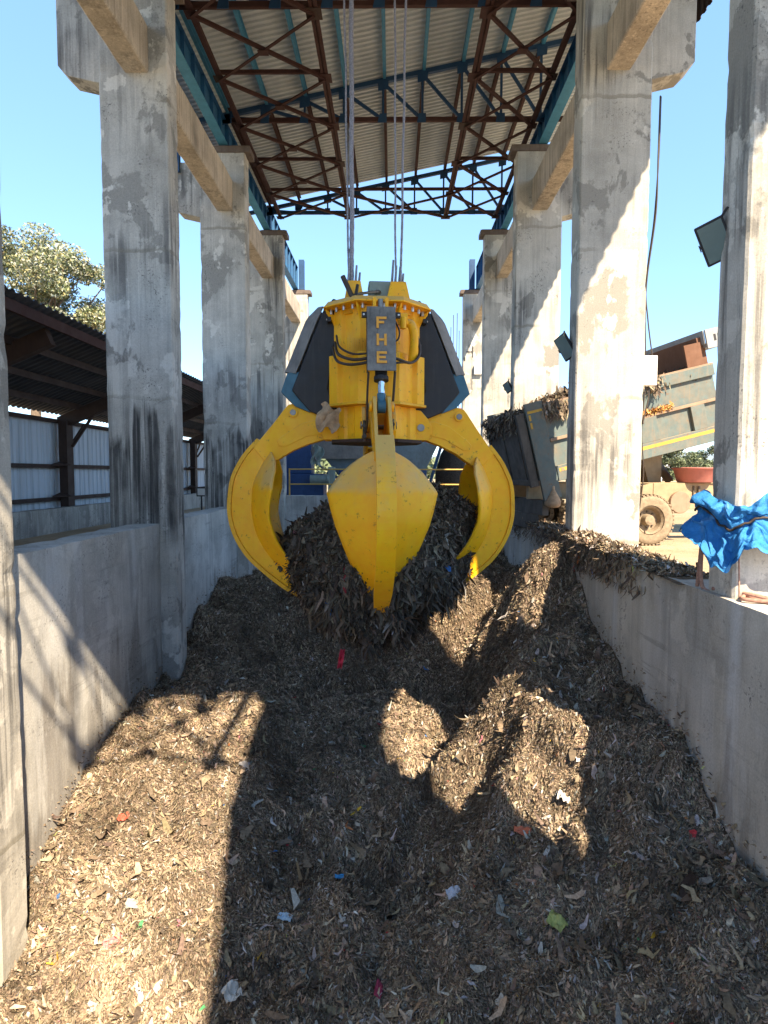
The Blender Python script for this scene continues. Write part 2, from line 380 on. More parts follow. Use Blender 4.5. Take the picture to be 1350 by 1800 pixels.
# ------------------------------------------------------------------ pit walls
def slab_wall(name, x0, x1, y0, y1, z0, z1, mat, label, amp=.008, step=.18, top=None):
    """a cast wall as one body, its faces a little wavy and its top edges chipped"""
    mb = MB()
    W, D, H = x1-x0, y1-y0, z1-z0
    ny = max(2, int(D/step)); nx = max(2, int(W/step)); nz = max(2, int(min(H, 2.2)/step))
    def face(fn, nu, nv): mb.grid(fn, nu, nv)
    zs = lambda v: z0 + H*v
    face(lambda u, v: (x0, y0+D*u, zs(v)), ny, nz); face(lambda u, v: (x1, y0+D*u, zs(v)), ny, nz)
    face(lambda u, v: (x0+W*u, y0, zs(v)), nx, nz); face(lambda u, v: (x0+W*u, y1, zs(v)), nx, nz)
    face(lambda u, v: (x0+W*u, y0+D*v, z1), nx, ny); face(lambda u, v: (x0+W*u, y0+D*v, z0), nx, ny)
    out = []
    for (x, y, z) in mb.v:
        p = Vector((x*1.7, y*1.7, z*1.7)); n = mnoise.noise_vector(p)*amp + mnoise.noise_vector(p*5)*amp*.5
        ed = (abs(x-x0) < 1e-5) + (abs(x-x1) < 1e-5) + (abs(y-y0) < 1e-5) + (abs(y-y1) < 1e-5) + (abs(z-z1) < 1e-5)
        if ed >= 2:
            cx, cy, cz = (x0+x1)/2, (y0+y1)/2, (z0+z1)/2
            d = Vector((math.copysign(1, cx-x) if min(abs(x-x0), abs(x-x1)) < 1e-5 else 0, math.copysign(1, cy-y) if min(abs(y-y0), abs(y-y1)) < 1e-5 else 0, -1 if abs(z-z1) < 1e-5 else 0))
            n += d*max(0, mnoise.noise(p*4)+.1)*.03
        out.append((x+n.x, y+n.y, z+n.z))
    mb.v = out
    o = mb.build(name, mat)
    bm = bmesh.new(); bm.from_mesh(o.data); bmesh.ops.remove_doubles(bm, verts=bm.verts, dist=.0006); bm.to_mesh(o.data); bm.free()
    return tag(o, label, 'wall')
slab_wall('pit_wall', -4.31, -3.86, -3.2, 20.75, -4.85, .24, M['wall'], 'grey concrete pit wall along the left side, crossed by soft diagonal shadows')
slab_wall('pit_wall', 2.90, 3.36, -3.2, 20.75, -4.85, 0.0, M['wall_r'], 'concrete pit wall on the right with waste draped over its top')
slab_wall('pit_wall', -3.84, 2.88, 20.52, 20.95, -4.85, .32, M['wall'], 'pale concrete end wall behind the grab under the railing')
slab_wall('pit_wall', -3.84, 2.88, -3.6, -3.1, -4.85, .0, M['wall'], 'concrete end wall closing the near end of the pit')

# ------------------------------------------------------------------ columns
def column(side, k, mat, label, ztop=8.76, zb=-4.7, cap=True):
    x_in = XL if side < 0 else XR; x_out = x_in + side*1.10; T = .43; y0 = Y[k]
    root = empty('concrete_column', ((x_in+x_out)/2, y0+T/2, GZ))
    tag(root, label, 'column', 'concrete columns carrying the crane shed')
    O = root.location
    x0, x1 = min(x_in, x_out), max(x_in, x_out); c = .022
    per = [(x0+c, y0), (x0+(x1-x0)*.25, y0), (x0+(x1-x0)*.5, y0), (x0+(x1-x0)*.75, y0), (x1-c, y0), (x1, y0+c), (x1, y0+T*.5), (x1, y0+T-c), (x1-c, y0+T), ((x0+x1)/2, y0+T), (x0+c, y0+T), (x0, y0+T-c), (x0, y0+T*.5), (x0, y0+c)]
    corner = {0,4,5,7,8,10,11,13}
    zs = np.arange(zb, ztop, .11).tolist() + [ztop]
    mb = MB(); vs = []; cx, cy = (x0+x1)/2, y0+T/2
    for z in zs:
        for i, (x, y) in enumerate(per):
            p = Vector((x*1.3+side*k*7, y*1.3, z*1.3)); n = mnoise.noise_vector(p)*.005 + mnoise.noise_vector(p*6)*.003
            if i in corner:
                q = max(0, mnoise.noise(Vector((x*3, y*3, z*4+k*3))) - .18)*.035
                n += Vector((math.copysign(1, cx-x), math.copysign(1, cy-y), 0))*q
            vs.append((x+n.x, y+n.y, z))
    N = len(per)
    fs = [(a*N+i, a*N+(i+1) % N, (a+1)*N+(i+1) % N, (a+1)*N+i) for a in range(len(zs)-1) for i in range(N)]
    fs += [list(range(N))[::-1], [(len(zs)-1)*N+i for i in range(N)]]
    mb.poly(vs, fs); mb.build('shaft', mat, root, O)
    # bracket reaching outwards, lower corner cut off
    b = MB(); s = side
    zt = ztop - .03
    pts = [(x_out - s*.03, zt-1.48), (x_out+s*.50, zt-1.36), (x_out+s*.66, zt-1.2), (x_out+s*.66, zt-.18), (x_out - s*.03, zt-.18)]
    b.prism(pts, lambda a, z, t: (a, t, z), y0+.018, y0+T-.018)
    b.build('bracket', mat, root, O, bevel=.015)
    if cap:
        b = MB(); b.box(min(x_in - s*.14, x_in + s*.78), max(x_in - s*.14, x_in + s*.78), y0-.03, y0+T+.04, ztop+.002, ztop+.15)
        b.box(min(x_in - s*.09, x_in + s*.7), max(x_in - s*.09, x_in + s*.7), y0+.02, y0+T-.02, ztop+.15, ztop+.18)
        b.build('cap_plate', M['capsteel'], root, O, bevel=.008)
    return root
column(-1, 0, M['conc'], 'column at the left edge of the picture with a sunlit base')
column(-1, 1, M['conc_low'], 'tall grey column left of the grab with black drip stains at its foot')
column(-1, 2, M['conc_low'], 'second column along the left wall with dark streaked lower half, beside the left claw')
column(-1, 3, M['conc'], 'third column along the left wall, carrying the roof end')
column(-1, 4, M['conc'], 'farthest left column half hidden behind the black cover of the grab', ztop=8.57)
column(1, 0, M['conc'], 'column on the right edge with the blue tarpaulin tied round it')
column(1, 1, M['conc'], 'broad right column cut by a diagonal shadow, white box on its side')
column(1, 2, M['conc'], 'right column standing behind the raised tail of the tipper body')
column(1, 3, M['conc'], 'slim right column with dark smudges, between two sunlit columns')
column(1, 4, M['conc'], 'farthest right column with a black T mark and a white box', ztop=8.57)
# columns behind the viewpoint that carry the near end of the roof
Y.append(.3); column(-1, 5, M['conc'], 'left column beside the viewpoint under the near roof end'); 
# tie beams along each side
def tie(side, ya_, yb, label):
    x0, x1 = ((-4.27,-3.875) if side < 0 else (3.34,3.72))
    mb = MB(); n = 14
    per = [(x0+.02,7.40),(x1-.02,7.40),(x1,7.42),(x1,8.10),(x0,8.10),(x0,7.42)]
    vs = []
    for i in range(n+1):
        y = ya_ + (yb-ya_)*i/n
        for (x, z) in per:
            q = mnoise.noise_vector(Vector((x*2, y*2, z*2)))*.012; vs.append((x+q.x, y, z+q.z))
    N = len(per)
    fs = [(a*N+i, a*N+(i+1) % N, (a+1)*N+(i+1) % N, (a+1)*N+i) for a in range(n) for i in range(N)] + [list(range(N))[::-1], [n*N+i for i in range(N)]]
    mb.poly(vs, fs)
    tag(mb.build('tie_beam', M['beam'], None, ((x0+x1)/2, (ya_+yb)/2, 7.7)), label, 'beam', 'concrete tie beams between the columns')
T = .43
tie(-1, .3+T-.01, Y[0]+.01, 'tie beam above the viewpoint on the left')
tie(-1, Y[0]+T-.01, Y[1]+.01, 'tie beam running from the top edge into the stained left column')
tie(-1, Y[1]+T-.01, Y[2]+.01, 'tie beam between the stained left column and the one behind it')
tie(-1, Y[2]+T-.01, Y[3]+.01, 'tie beam between the second and third left columns')
tie(-1, Y[3]+T-.01, Y[4]+.01, 'farthest left tie beam under the fence-like open girder')
tie(1, Y[0]+T-.01, Y[1]+.01, 'tie beam running from the top edge into the broad right column')
tie(1, Y[1]+T-.01, Y[2]+.01, 'tie beam with sunlit underside behind the broad right column')
tie(1, Y[2]+T-.01, Y[3]+.01, 'tie beam between the second and third right columns')
tie(1, Y[3]+T-.01, Y[4]+.01, 'farthest right tie beam below the open blue girder')

# ------------------------------------------------------------------ crane runway girders
def girder(side, y0, y1, label, mats=('blue','sky_blue')):
    xc = -4.09 if side < 0 else 3.58; zb = 8.95; h = .56 if y1 < 22 else .95
    if y1 > 22: zb = 8.78
    root = empty('runway_girder', (xc, (y0+y1)/2, zb)); O = root.location
    tag(root, label, 'girder', 'blue crane runway girders')
    m = MB(); m.box(xc-.008, xc+.008, y0, y1, zb+.018, zb+h-.018); m.build('web', M[mats[0]], root, O)
    m = MB(); m.box(xc-.11, xc+.11, y0, y1, zb, zb+.018); m.build('flange', M[mats[1]], root, O)
    m = MB(); m.box(xc-.09, xc+.09, y0, y1, zb+h-.018, zb+h); m.build('flange', M[mats[0]], root, O)
    n = int((y1-y0)/.62)
    for i in range(n+1):
        yy = y0+.03 + (y1-y0-.06)*i/n
        for q in (-1, 1):
            m = MB(); m.box(min(xc+q*.0085, xc+q*.085), max(xc+q*.0085, xc+q*.085), yy-.006, yy+.006, zb+.0185, zb+h-.0185); m.build('stiffener', M['blue'], root, O)
    m = MB(); m.box(xc-.035, xc+.035, y0, y1, zb+h+.0005, zb+h+.07); m.build('crane_rail', M['brown'], root, O)
names = ['first', 'second', 'third']
girder(-1, .6, Y[1]+.2, 'runway girder above the viewpoint on the left, ending over the stained column')
girder(-1, Y[1]+.23, Y[2]+.2, 'blue girder with light flange between the two nearest visible left columns')
girder(-1, Y[2]+.23, Y[3]+.2, 'blue girder under the left roof edge, beyond the second left column')
girder(-1, Y[3]+.23, Y[4]+.2, 'open blue girder outside the roof on the left, ending at a dark post', ('navy','blue'))
girder(1, .6, Y[1]+.2, 'runway girder above the viewpoint on the right, ending over the broad column')
girder(1, Y[1]+.23, Y[2]+.2, 'blue girder with light flange behind the broad right column')
girder(1, Y[2]+.23, Y[3]+.2, 'blue girder under the right roof end, beyond the second right column')
girder(1, Y[3]+.23, Y[4]+.2, 'open blue girder outside the roof on the right, ending at a dark post', ('navy','blue'))
for sx, lab in ((-3.86, 'dark steel end stop post at the far left girder end'), (3.30, 'dark steel end stop post at the far right girder end')):
    m = MB(); m.box(sx-.09, sx+.13, 26.05, 26.28, 8.76, 10.0); m.box(sx-.12, sx+.16, 26.02, 26.31, 8.756, 8.79)
    tag(m.build('end_stop_post', M['navy'], None, (sx, 26.1, 8.76), bevel=.006), lab, 'post')

# ------------------------------------------------------------------ roof
RS = .204
def rz_(x): return 10.39 + RS*x
PX = [-3.05 + .935*i for i in range(-2, 9)]
RY0, RY1 = -2.9, 20.45
ro_ = empty('shed_roof', (0, 10, 10.6)); tag(ro_, 'pale corrugated monopitch roof over the pit on blue and red purlins', 'roof')
O = ro_.location
m = MB(); n = int((RY1-RY0)/.152); vs = []; prof = [(0,0),(.055,0),(.066,.045),(.141,.045)]
row = [(RY0+i*.152+a, b) for i in range(n) for a, b in prof]
xs = [-5.4, -3, -.6, 1.8, 5.74]
for x in xs:
    for (yy, b) in row: vs.append((x, yy, rz_(x)+.26+b))
L = len(row)
m.poly(vs, [(a*L+i, a*L+i+1, (a+1)*L+i+1, (a+1)*L+i) for a in range(len(xs)-1) for i in range(L-1)])
m.build('roof_sheet', M['roofsheet'], ro_, O)
for x in PX:
    for (y0, y1, mt_) in ((RY0, 15.09, 'sky_blue'), (15.10, 20.35, 'primer')):
        m = MB(); z = rz_(x)
        m.bar((x, y0, z+.15), (x, y1, z+.15), .012, .17); m.bar((x+.035, y0, z+.07), (x+.035, y1, z+.07), .07, .012); m.bar((x+.035, y0, z+.23), (x+.035, y1, z+.23), .07, .012)
        m.build('purlin', M[mt_], ro_, O)
def truss(yy, label, full=True):
    root = empty('roof_truss', (0, yy, 9.45)); O = root.location
    tag(root, label, 'truss', 'blue roof trusses')
    a, b = -5.25, 5.05; zb = 9.46
    m = MB(); m.angle((a, yy, rz_(a)), (b, yy, rz_(b)), .09); m.build('top_chord', M['navy'], root, O)
    m = MB(); m.angle((-4.3, yy, zb), (4.2, yy, zb), .08); m.build('bottom_chord', M['navy'] if yy > 20 else M['primer'], root, O)
    nod = [x for x in PX if -4.1 < x < 4.2]
    for i, x in enumerate(nod):
        m = MB(); m.angle((x, yy-.02, zb), (x, yy-.02, rz_(x)), .052); m.build('truss_post', M['navy'], root, O)
        if i+1 < len(nod):
            m = MB(); m.angle((x, yy+.03, rz_(x)-.02), (nod[i+1], yy+.03, zb+.02), .054); m.build('truss_diagonal', M['navy'], root, O)
        m = MB(); g = .12
        m.prism([(x-g, rz_(x)-g-.09), (x+g, rz_(x)-g-.04), (x+g*1.1, rz_(x)+.05), (x-g, rz_(x)+.03)], lambda p, q, t: (p, t, q), yy-.055, yy-.042)
        m.build('gusset_plate', M['navy'], root, O); m = MB()
        m.prism([(x-g*1.1, zb-.05), (x+g*.7, zb-.05), (x+g*.7, zb+.16), (x-g*.7, zb+.16)], lambda p, q, t: (p, t, q), yy-.055, yy-.042)
        m.build('gusset_plate', M['navy'], root, O)
    for x in (-5.2, 5.0):
        m = MB(); m.bar((x, yy, 8.3), (x, yy, rz_(x)), .12, .12); m.build('truss_leg', M['navy'], root, O)
TY = [-2.8, 1.3, 6.4, 11.5, 15.09, 20.26]
truss(TY[0], 'roof truss at the near roof end behind the viewpoint'); truss(TY[1], 'roof truss above the viewpoint'); truss(TY[2], 'roof truss over the near pit, above the picture')
truss(TY[3], 'roof truss whose bottom chord runs along the top edge'); truss(TY[4], 'blue roof truss spanning the middle of the roof'); truss(TY[5], 'end truss open to the sky at the far roof end')
# wind bracing in the bottom chord plane
br = empty('roof_bracing', (0, 12, 9.4)); O = br.location; tag(br, 'red primed cross bracing hung below the roof, with square gusset plates', 'bracing')
ZB = 9.40; rows = [-2.8,-.7,1.3,3.0,4.7,6.4,8.1,9.8,11.5,13.3,15.09,16.85,18.6,20.26]
lon = [-3.66,-1.44,1.70,3.30]
for i, x in enumerate(lon):
    m = MB()
    if i in (1,2):
        m.box(x-.072, x-.014, rows[0], rows[-1], ZB-.045, ZB+.035); m.box(x+.014, x+.072, rows[0], rows[-1], ZB-.045, ZB+.035); m.box(x-.0135, x+.0135, rows[0], rows[-1], ZB-.02, ZB+.03)
    else: m.box(x-.05, x+.05, rows[0], rows[-1], ZB-.045, ZB+.045)
    m.build('runner', M['primer'], br, O)
m_g = MB()
for j, yy in enumerate(rows):
    for (a, b) in ((0,1),(2,3)) + (((1,2),) if j == len(rows)-2 else ()):
        m = MB(); m.angle((lon[a], yy, ZB+.05), (lon[b], yy, ZB+.05), .06); m.build('crossbar', M['primer'], br, O)
    for i, x in enumerate(lon):
        g = .145 if i in (1,2) else .11
        m = MB(); m.box(x-g, x+g, yy-g, yy+g, ZB-.062, ZB-.050); m.build('gusset_plate', M['primer'] if (i+j) % 3 else M['brown'], br, O)
bays = [(a, b, j) for j in range(len(rows)-1) for (a, b) in ((0,1),(2,3))] + [(1,2,len(rows)-2)]
for (a, b, j) in bays:
    m = MB(); m.angle((lon[a], rows[j], ZB-.085), (lon[b], rows[j+1], ZB-.085), .056); m.build('cross_brace', M['primer'], br, O)
    m = MB(); m.angle((lon[b], rows[j], ZB-.105), (lon[a], rows[j+1], ZB-.105), .056); m.build('cross_brace', M['primer'], br, O)
    cx, cy = (lon[a]+lon[b])/2, (rows[j]+rows[j+1])/2
    m = MB(); m.box(cx-.10, cx+.10, cy-.08, cy+.08, ZB-.135, ZB-.125); m.build('gusset_plate', M['primer'], br, O)
# side sheeting on the right
sd = empty('side_cladding', (5.5, 9, 9.5)); O = sd.location; tag(sd, 'dark side sheeting with a pale strip along the right roof edge', 'cladding')
def corr(x, y0, y1, z0, z1, pitch=.2, d=.03):
    m = MB(); ys = []; n = int((y1-y0)/pitch)
    for i in range(n): ys += [(y0+i*pitch, 0), (y0+i*pitch+pitch*.35, 0), (y0+i*pitch+pitch*.5, d), (y0+i*pitch+pitch*.85, d)]
    vs = [(x+b, a, z) for z in (z0, z1) for a, b in ys]; L = len(ys)
    m.poly(vs, [(i, i+1, L+i+1, L+i) for i in range(L-1)]); return m
corr(5.66, -2.8, 20.4, 9.5, 10.75).build('sheet', M['brown'], sd, O)
corr(5.66, -2.8, 20.4, 10.74, 11.85).build('translucent_strip', M['fibre'], sd, O)

# ------------------------------------------------------------------ unseen block added beside the viewpoint, its outline shaped to shade the pit
m = MB(); cr_ = [(4.9,-9.0),(4.07,-5.0),(3.62,-3.3),(3.40,-1.3),(3.37,.8),(3.37,2.45),(4.55,.28),(5.6,-1.65),(6.6,-9.0)]
m.prism(cr_, lambda a, b, t: (a, b, t), GZ, 9.0)
tag(m.build('shade_block', M['lowwall'], None, (4.8, -4, GZ), bevel=.01), 'plain concrete block added out of view on the right to shade the pit', 'building')


# ------------------------------------------------------------------ the grab
GX, GY, GR = -.23, 8.5, R(5)
GB = empty('orange_peel_grab', (GX, GY, 1.5), GR)
tag(GB, 'large yellow five-clawed hydraulic grab hanging full of waste over the pit', 'grab')
def gl(r, z, t=0): return (t, -r, z-1.5)          # local to the grab, facing the viewer
def catmull(P, n):
    P = [np.array(p, float) for p in P]; Q = [2*P[0]-P[1]] + P + [2*P[-1]-P[-2]]; out = []
    seg = len(P)-1
    for i in range(n+1):
        u = i/n*seg; k_ = min(int(u), seg-1); f = u-k_
        a, b, c, d = Q[k_:k_+4]
        out.append(.5*(2*b + (c-a)*f + (2*a-5*b+4*c-d)*f*f + (3*b-a-3*c+d)*f**3))
    return out
PV = (.60, 1.70)                                   # pivot of a claw (radius, height)
def tl(r, z, t=0): return (t, -(r-PV[0]), z-PV[1])
OUT = [(1.57,1.48),(1.70,1.33),(1.80,1.18),(1.895,.97),(1.93,.74),(1.93,.48),(1.85,.20),(1.68,-.07),(1.44,-.29),(1.19,-.48),(.97,-.61)]
INN = [(1.40,1.20),(1.50,1.10),(1.57,1.0),(1.63,.86),(1.66,.7),(1.655,.5),(1.60,.25),(1.46,.0),(1.27,-.24),(1.06,-.44),(.88,-.575)]
def make_tine(a, phi, mats):
    my, ms = mats
    n = 40
    o_, i_ = catmull(OUT, n), catmull(INN, n)
    m = MB()                                       # box spine
    hw = [.088 if j < n*.8 else .088 - .03*((j-n*.8)/(n*.2)) for j in range(n+1)]
    vs = []
    for (ro1, zo), (ri, zi), h in zip(o_, i_, hw): vs += [tl(ro1, zo, -h), tl(ro1, zo, h), tl(ri, zi, h), tl(ri, zi, -h)]
    fs = [(4*j+q, 4*j+(q+1) % 4, 4*j+4+(q+1) % 4, 4*j+4+q) for j in range(n) for q in range(4)] + [(3,2,1,0), (4*n,4*n+1,4*n+2,4*n+3)]
    m.poly(vs, fs)
    T_ = m.build('claw', my, GB, bevel=.006)
    T_.location = (PV[0]*math.sin(a), -PV[0]*math.cos(a), PV[1]-1.5); T_.rotation_euler = (phi, 0, a)
    m = MB(); vs = []                              # outer wear strip
    for j, ((r1, z1), h) in enumerate(zip(o_, hw)):
        p, q = o_[max(j-1,0)], o_[min(j+1,n)]; d = q-p; d /= np.hypot(*d); nx, nz = d[1]*-1, d[0]
        if nx < 0: nx, nz = -nx, -nz
        h2 = h+.022
        vs += [tl(r1+nx*.001, z1+nz*.001, -h2), tl(r1+nx*.001, z1+nz*.001, h2), tl(r1+nx*.055, z1+nz*.055, h2), tl(r1+nx*.055, z1+nz*.055, -h2)]
    m.poly(vs, fs); m.build('wear_strip', ms, T_, bevel=.005)
    SH = [(1.43,1.34,.115,.03),(1.50,1.24,.30,.17),(1.565,1.10,.47,.26),(1.625,.97,.575,.31),(1.655,.86,.65,.335),(1.665,.66,.60,.31),(1.655,.48,.55,.30),(1.59,.2,.445,.32),(1.45,-.06,.345,.34),(1.25,-.28,.25,.27),(1.06,-.46,.165,.12),(.90,-.575,.10,.03)]
    rzs = catmull([(q[0], q[1]) for q in SH], 44); zz = [(q[2], q[3]) for q in SH]
    m = MB()
    def sh(u, v):
        f = v*44; k_ = min(int(f), 43); r, z = rzs[k_]*(1-(f-k_)) + rzs[k_+1]*(f-k_)
        g = v*(len(SH)-1); q = min(int(g), len(SH)-2); w_, dr = (zz[q][e]*(1-(g-q)) + zz[q+1][e]*(g-q) for e in (0, 1))
        t = (u*2-1); b = abs(t)
        return tl(r + .012 - dr*b**1.35, z - .03*b*w_, t*w_)
    m.grid(sh, 22, 44); s1 = m.build('shell_plate', my, T_, smooth=True, solid=.028)
    for q in (-1, 1):                              # arm cheeks
        m = MB()
        pts = [(.50,1.64),(.49,1.74),(.56,1.83),(.68,1.885),(.84,1.93),(1.04,1.995),(1.12,2.005),(1.20,1.985),(1.25,1.93),(1.40,1.72),(1.565,1.505),(1.66,1.39),(1.52,1.23),(1.40,1.185),(1.12,1.37),(.90,1.47),(.72,1.53),(.58,1.56)]
        m.prism(pts, lambda r, z, t: tl(r, z, t), q*.066, q*.108); m.build('arm_plate', my, T_, bevel=.006)
        m = MB()
        pts = [(.62,1.78),(.80,1.80),(1.0,1.745),(1.28,1.55),(1.34,1.48),(1.31,1.42),(1.22,1.42),(.95,1.565),(.62,1.63)]
        m.prism(pts, lambda r, z, t: tl(r, z, t), q*.1085, q*.118); m.build('doubler_plate', my, T_, bevel=.004)
        for (r, z, rad) in ((.60,1.70,.085), (1.135,1.88,.062)):
            m = MB(); m.cyl(tl(r, z, q*.119), tl(r, z, q*.150), rad, n=24); m.cyl(tl(r, z, q*.1505), tl(r, z, q*.158), rad*.66, n=20, mi=1)
            m.build('pin_boss', [my, M['steel']], T_, bevel=.004)
    m = MB()                                       # closing plate between the cheeks
    m.prism([(1.10,1.42),(1.40,1.22),(1.46,1.25),(1.15,1.46)], lambda r, z, t: tl(r, z, t), -.0655, .0655); m.build('web_plate', ms, T_)
    m = MB(); vs = [tl(.96,-.60,-.055), tl(.96,-.60,.055), tl(.885,-.57,.055), tl(.885,-.57,-.055), tl(.90,-.69,-.035), tl(.90,-.69,.035), tl(.85,-.68,.035), tl(.85,-.68,-.035)]
    m.poly(vs, [(0,1,2,3),(7,6,5,4),(0,4,5,1),(1,5,6,2),(2,6,7,3),(3,7,4,0)]); m.build('tooth', M['darkhole'], T_, bevel=.01)  # tooth coloured dark to paint it as lying in shade
    return T_
YD = (M['yellow_dirty'], M['yellow_dirty']); YC = (M['yellow'], M['yellow_dirty'])
make_tine(R(0), R(0), (M['yellow'], M['yellow'])); make_tine(R(90), R(2.0), YC); make_tine(R(-90), R(-2.0), YC); make_tine(R(180), R(0), YD)
# body
def deca(rc, z, n=8, ph=.5): return [(rc*math.sin(2*math.pi*(i+ph)/n), -rc*math.cos(2*math.pi*(i+ph)/n), z-1.5) for i in range(n)]
def decprism(m, r0, r1, z0, z1, mi=0):
    n = 8; m.poly(deca(r0, z0)+deca(r1, z1), [tuple(range(n))[::-1], tuple(range(n, 2*n))] + [(i, (i+1) % n, n+(i+1) % n, n+i) for i in range(n)], mi)
def pleated(m, r, z0, z1, dep=.05):
    """housing wall folded in and out like the pressed panels of the grab"""
    pts = []
    for i in range(8):
        for f, d in ((.0, 0), (.28, 0), (.36, -dep), (.64, -dep), (.72, 0)):
            a0, a1 = 2*math.pi*(i+.5)/8, 2*math.pi*(i+1.5)/8
            x = r*(math.sin(a0)*(1-f)+math.sin(a1)*f); y = -r*(math.cos(a0)*(1-f)+math.cos(a1)*f)
            mid = a0+(a1-a0)*.5; pts.append((x + d*math.sin(mid), y - d*math.cos(mid)))
    n = len(pts); m.poly([(x, y, z0-1.5) for x, y in pts]+[(x, y, z1-1.5) for x, y in pts], [tuple(range(n))[::-1], tuple(range(n, 2*n))] + [(i, (i+1) % n, n+(i+1) % n, n+i) for i in range(n)])
m = MB(); pleated(m, .62, 2.63, 3.225); m.build('housing', M['yellow'], GB, bevel=.006)
m = MB(); pleated(m, .69, 2.0, 2.632, .06); m.build('housing', M['yellow'], GB, bevel=.006)
m = MB(); decprism(m, .72, .72, 1.965, 1.999); m.build('flange_plate', M['yellow_dirty'], GB, bevel=.006)
m = MB(); pleated(m, .575, 1.53, 1.964, .035); m.build('lower_housing', M['yellow'], GB, bevel=.006)
m = MB(); decprism(m, .66, .66, 1.485, 1.529); m.build('bottom_plate', M['brown'], GB, bevel=.005)
m = MB(); dk = lambda g: [(-.306,-.74+g),(.306,-.74+g),(.71-g,-.35),(.71-g,-.20),(.46,-.20),(.46,.20),(.71-g,.20),(.71-g,.35),(.306,.74-g),(-.306,.74-g),(-.71+g,.35),(-.71+g,.20),(-.46,.20),(-.46,-.20),(-.71+g,-.20),(-.71+g,-.35)]
for g0, g1, za, zb_ in ((0,0,3.235,3.255),(.012,.06,3.2555,3.315)):
    p0, p1 = dk(g0), dk(g1); n = len(p0); m.poly([(x,y,za-1.5) for x,y in p0]+[(x,y,zb_-1.5) for x,y in p1], [tuple(range(n))[::-1], tuple(range(n,2*n))]+[(i,(i+1)%n,n+(i+1)%n,n+i) for i in range(n)])
m.build('top_deck', M['yellow'], GB, bevel=.006)
m = MB(); decprism(m, .60, .60, 3.16, 3.2345); m.build('collar', M['yellow_dirty'], GB, bevel=.004)
for i in range(30):                                # bolts under the deck rim
    a = 2*math.pi*(i+.5)/30
    m = MB(); x, y = .665*math.sin(a), -.665*math.cos(a); m.cyl((x, y, 3.175-1.5), (x, y, 3.2345-1.5), .019, n=6); m.build('bolt', M['bolt'], GB)
for i in range(8):                                 # rim brackets
    a = 2*math.pi*(i+.5)/8; e = Vector((math.sin(a), -math.cos(a), 0)); t = Vector((math.cos(a), math.sin(a), 0))*.012
    m = MB(); P0 = [e*.60+Vector((0,0,3.0-1.5)), e*.60+Vector((0,0,3.159-1.5)), e*.74+Vector((0,0,3.2345-1.5)), e*.72+Vector((0,0,3.18-1.5)), e*.64+Vector((0,0,3.08-1.5))]
    m.poly([p-t for p in P0]+[p+t for p in P0], [(4,3,2,1,0),(5,6,7,8,9)]+[(i2, (i2+1) % 5, 5+(i2+1) % 5, 5+i2) for i2 in range(5)]); m.build('rim_bracket', M['yellow'], GB)
# pivot lugs on the lower housing
for kk in range(4):
    a = R(90*kk)
    for q in (-1, 1):
        m = MB(); m.prism([(.42,1.531),(.70,1.531),(.745,1.62),(.745,1.73),(.69,1.83),(.60,1.93),(.42,1.963)], lambda r, z, t: gl(r, z, t), q*.172, q*.215)
        o = m.build('pivot_lug', M['yellow'], GB, bevel=.006); o.rotation_euler = (0,0,a)
    m = MB(); m.cyl(gl(.60,1.70,-.235), gl(.60,1.70,.235), .05, n=20); o = m.build('pivot_pin', M['steel'], GB, bevel=.004); o.rotation_euler = (0,0,a)
    m = MB(); m.box(-.15, .15, -.70, -.60, 2.0-1.5, 2.62-1.5) if kk else m.box(-.12, .12, -.66, -.60, 1.70-1.5, 2.62-1.5)
    o = m.build('recess_fill', M['darkhole'] if kk else M['yellow_dirty'], GB); o.rotation_euler = (0,0,a)  # dark box behind covered cylinders paints the shade of a recess
    # cylinder: barrel and chrome rod
    top = Vector(gl(.66, 3.08)); bot = Vector(gl(1.135, 1.88)); mid = top.lerp(bot, .60)
    if kk == 0: mid = Vector(gl(1.06, 2.245))
    m = MB(); m.cyl(top, mid, .075, n=20); m.cyl(mid+(bot-mid).normalized()*.001, mid+(bot-mid).normalized()*.05, .09, n=20)
    o = m.build('cylinder_barrel', M['darkhole'], GB); o.rotation_euler = (0,0,a)
    m = MB(); m.cyl(mid+(bot-mid).normalized()*.051, bot.lerp(mid, .18), .042, n=20); o = m.build('cylinder_rod', M['chrome'], GB, smooth=False, bevel=.003); o.rotation_euler = (0,0,a)
    m = MB(); dd = (bot-mid).normalized(); m.cyl(bot - dd*.16, bot - dd*.04, .052, n=18); m.cyl(bot+Vector((-.05,0,0)), bot+Vector((.05,0,0)), .078, n=20); o = m.build('rod_eye', M['teal'], GB, bevel=.004); o.rotation_euler = (0,0,a)
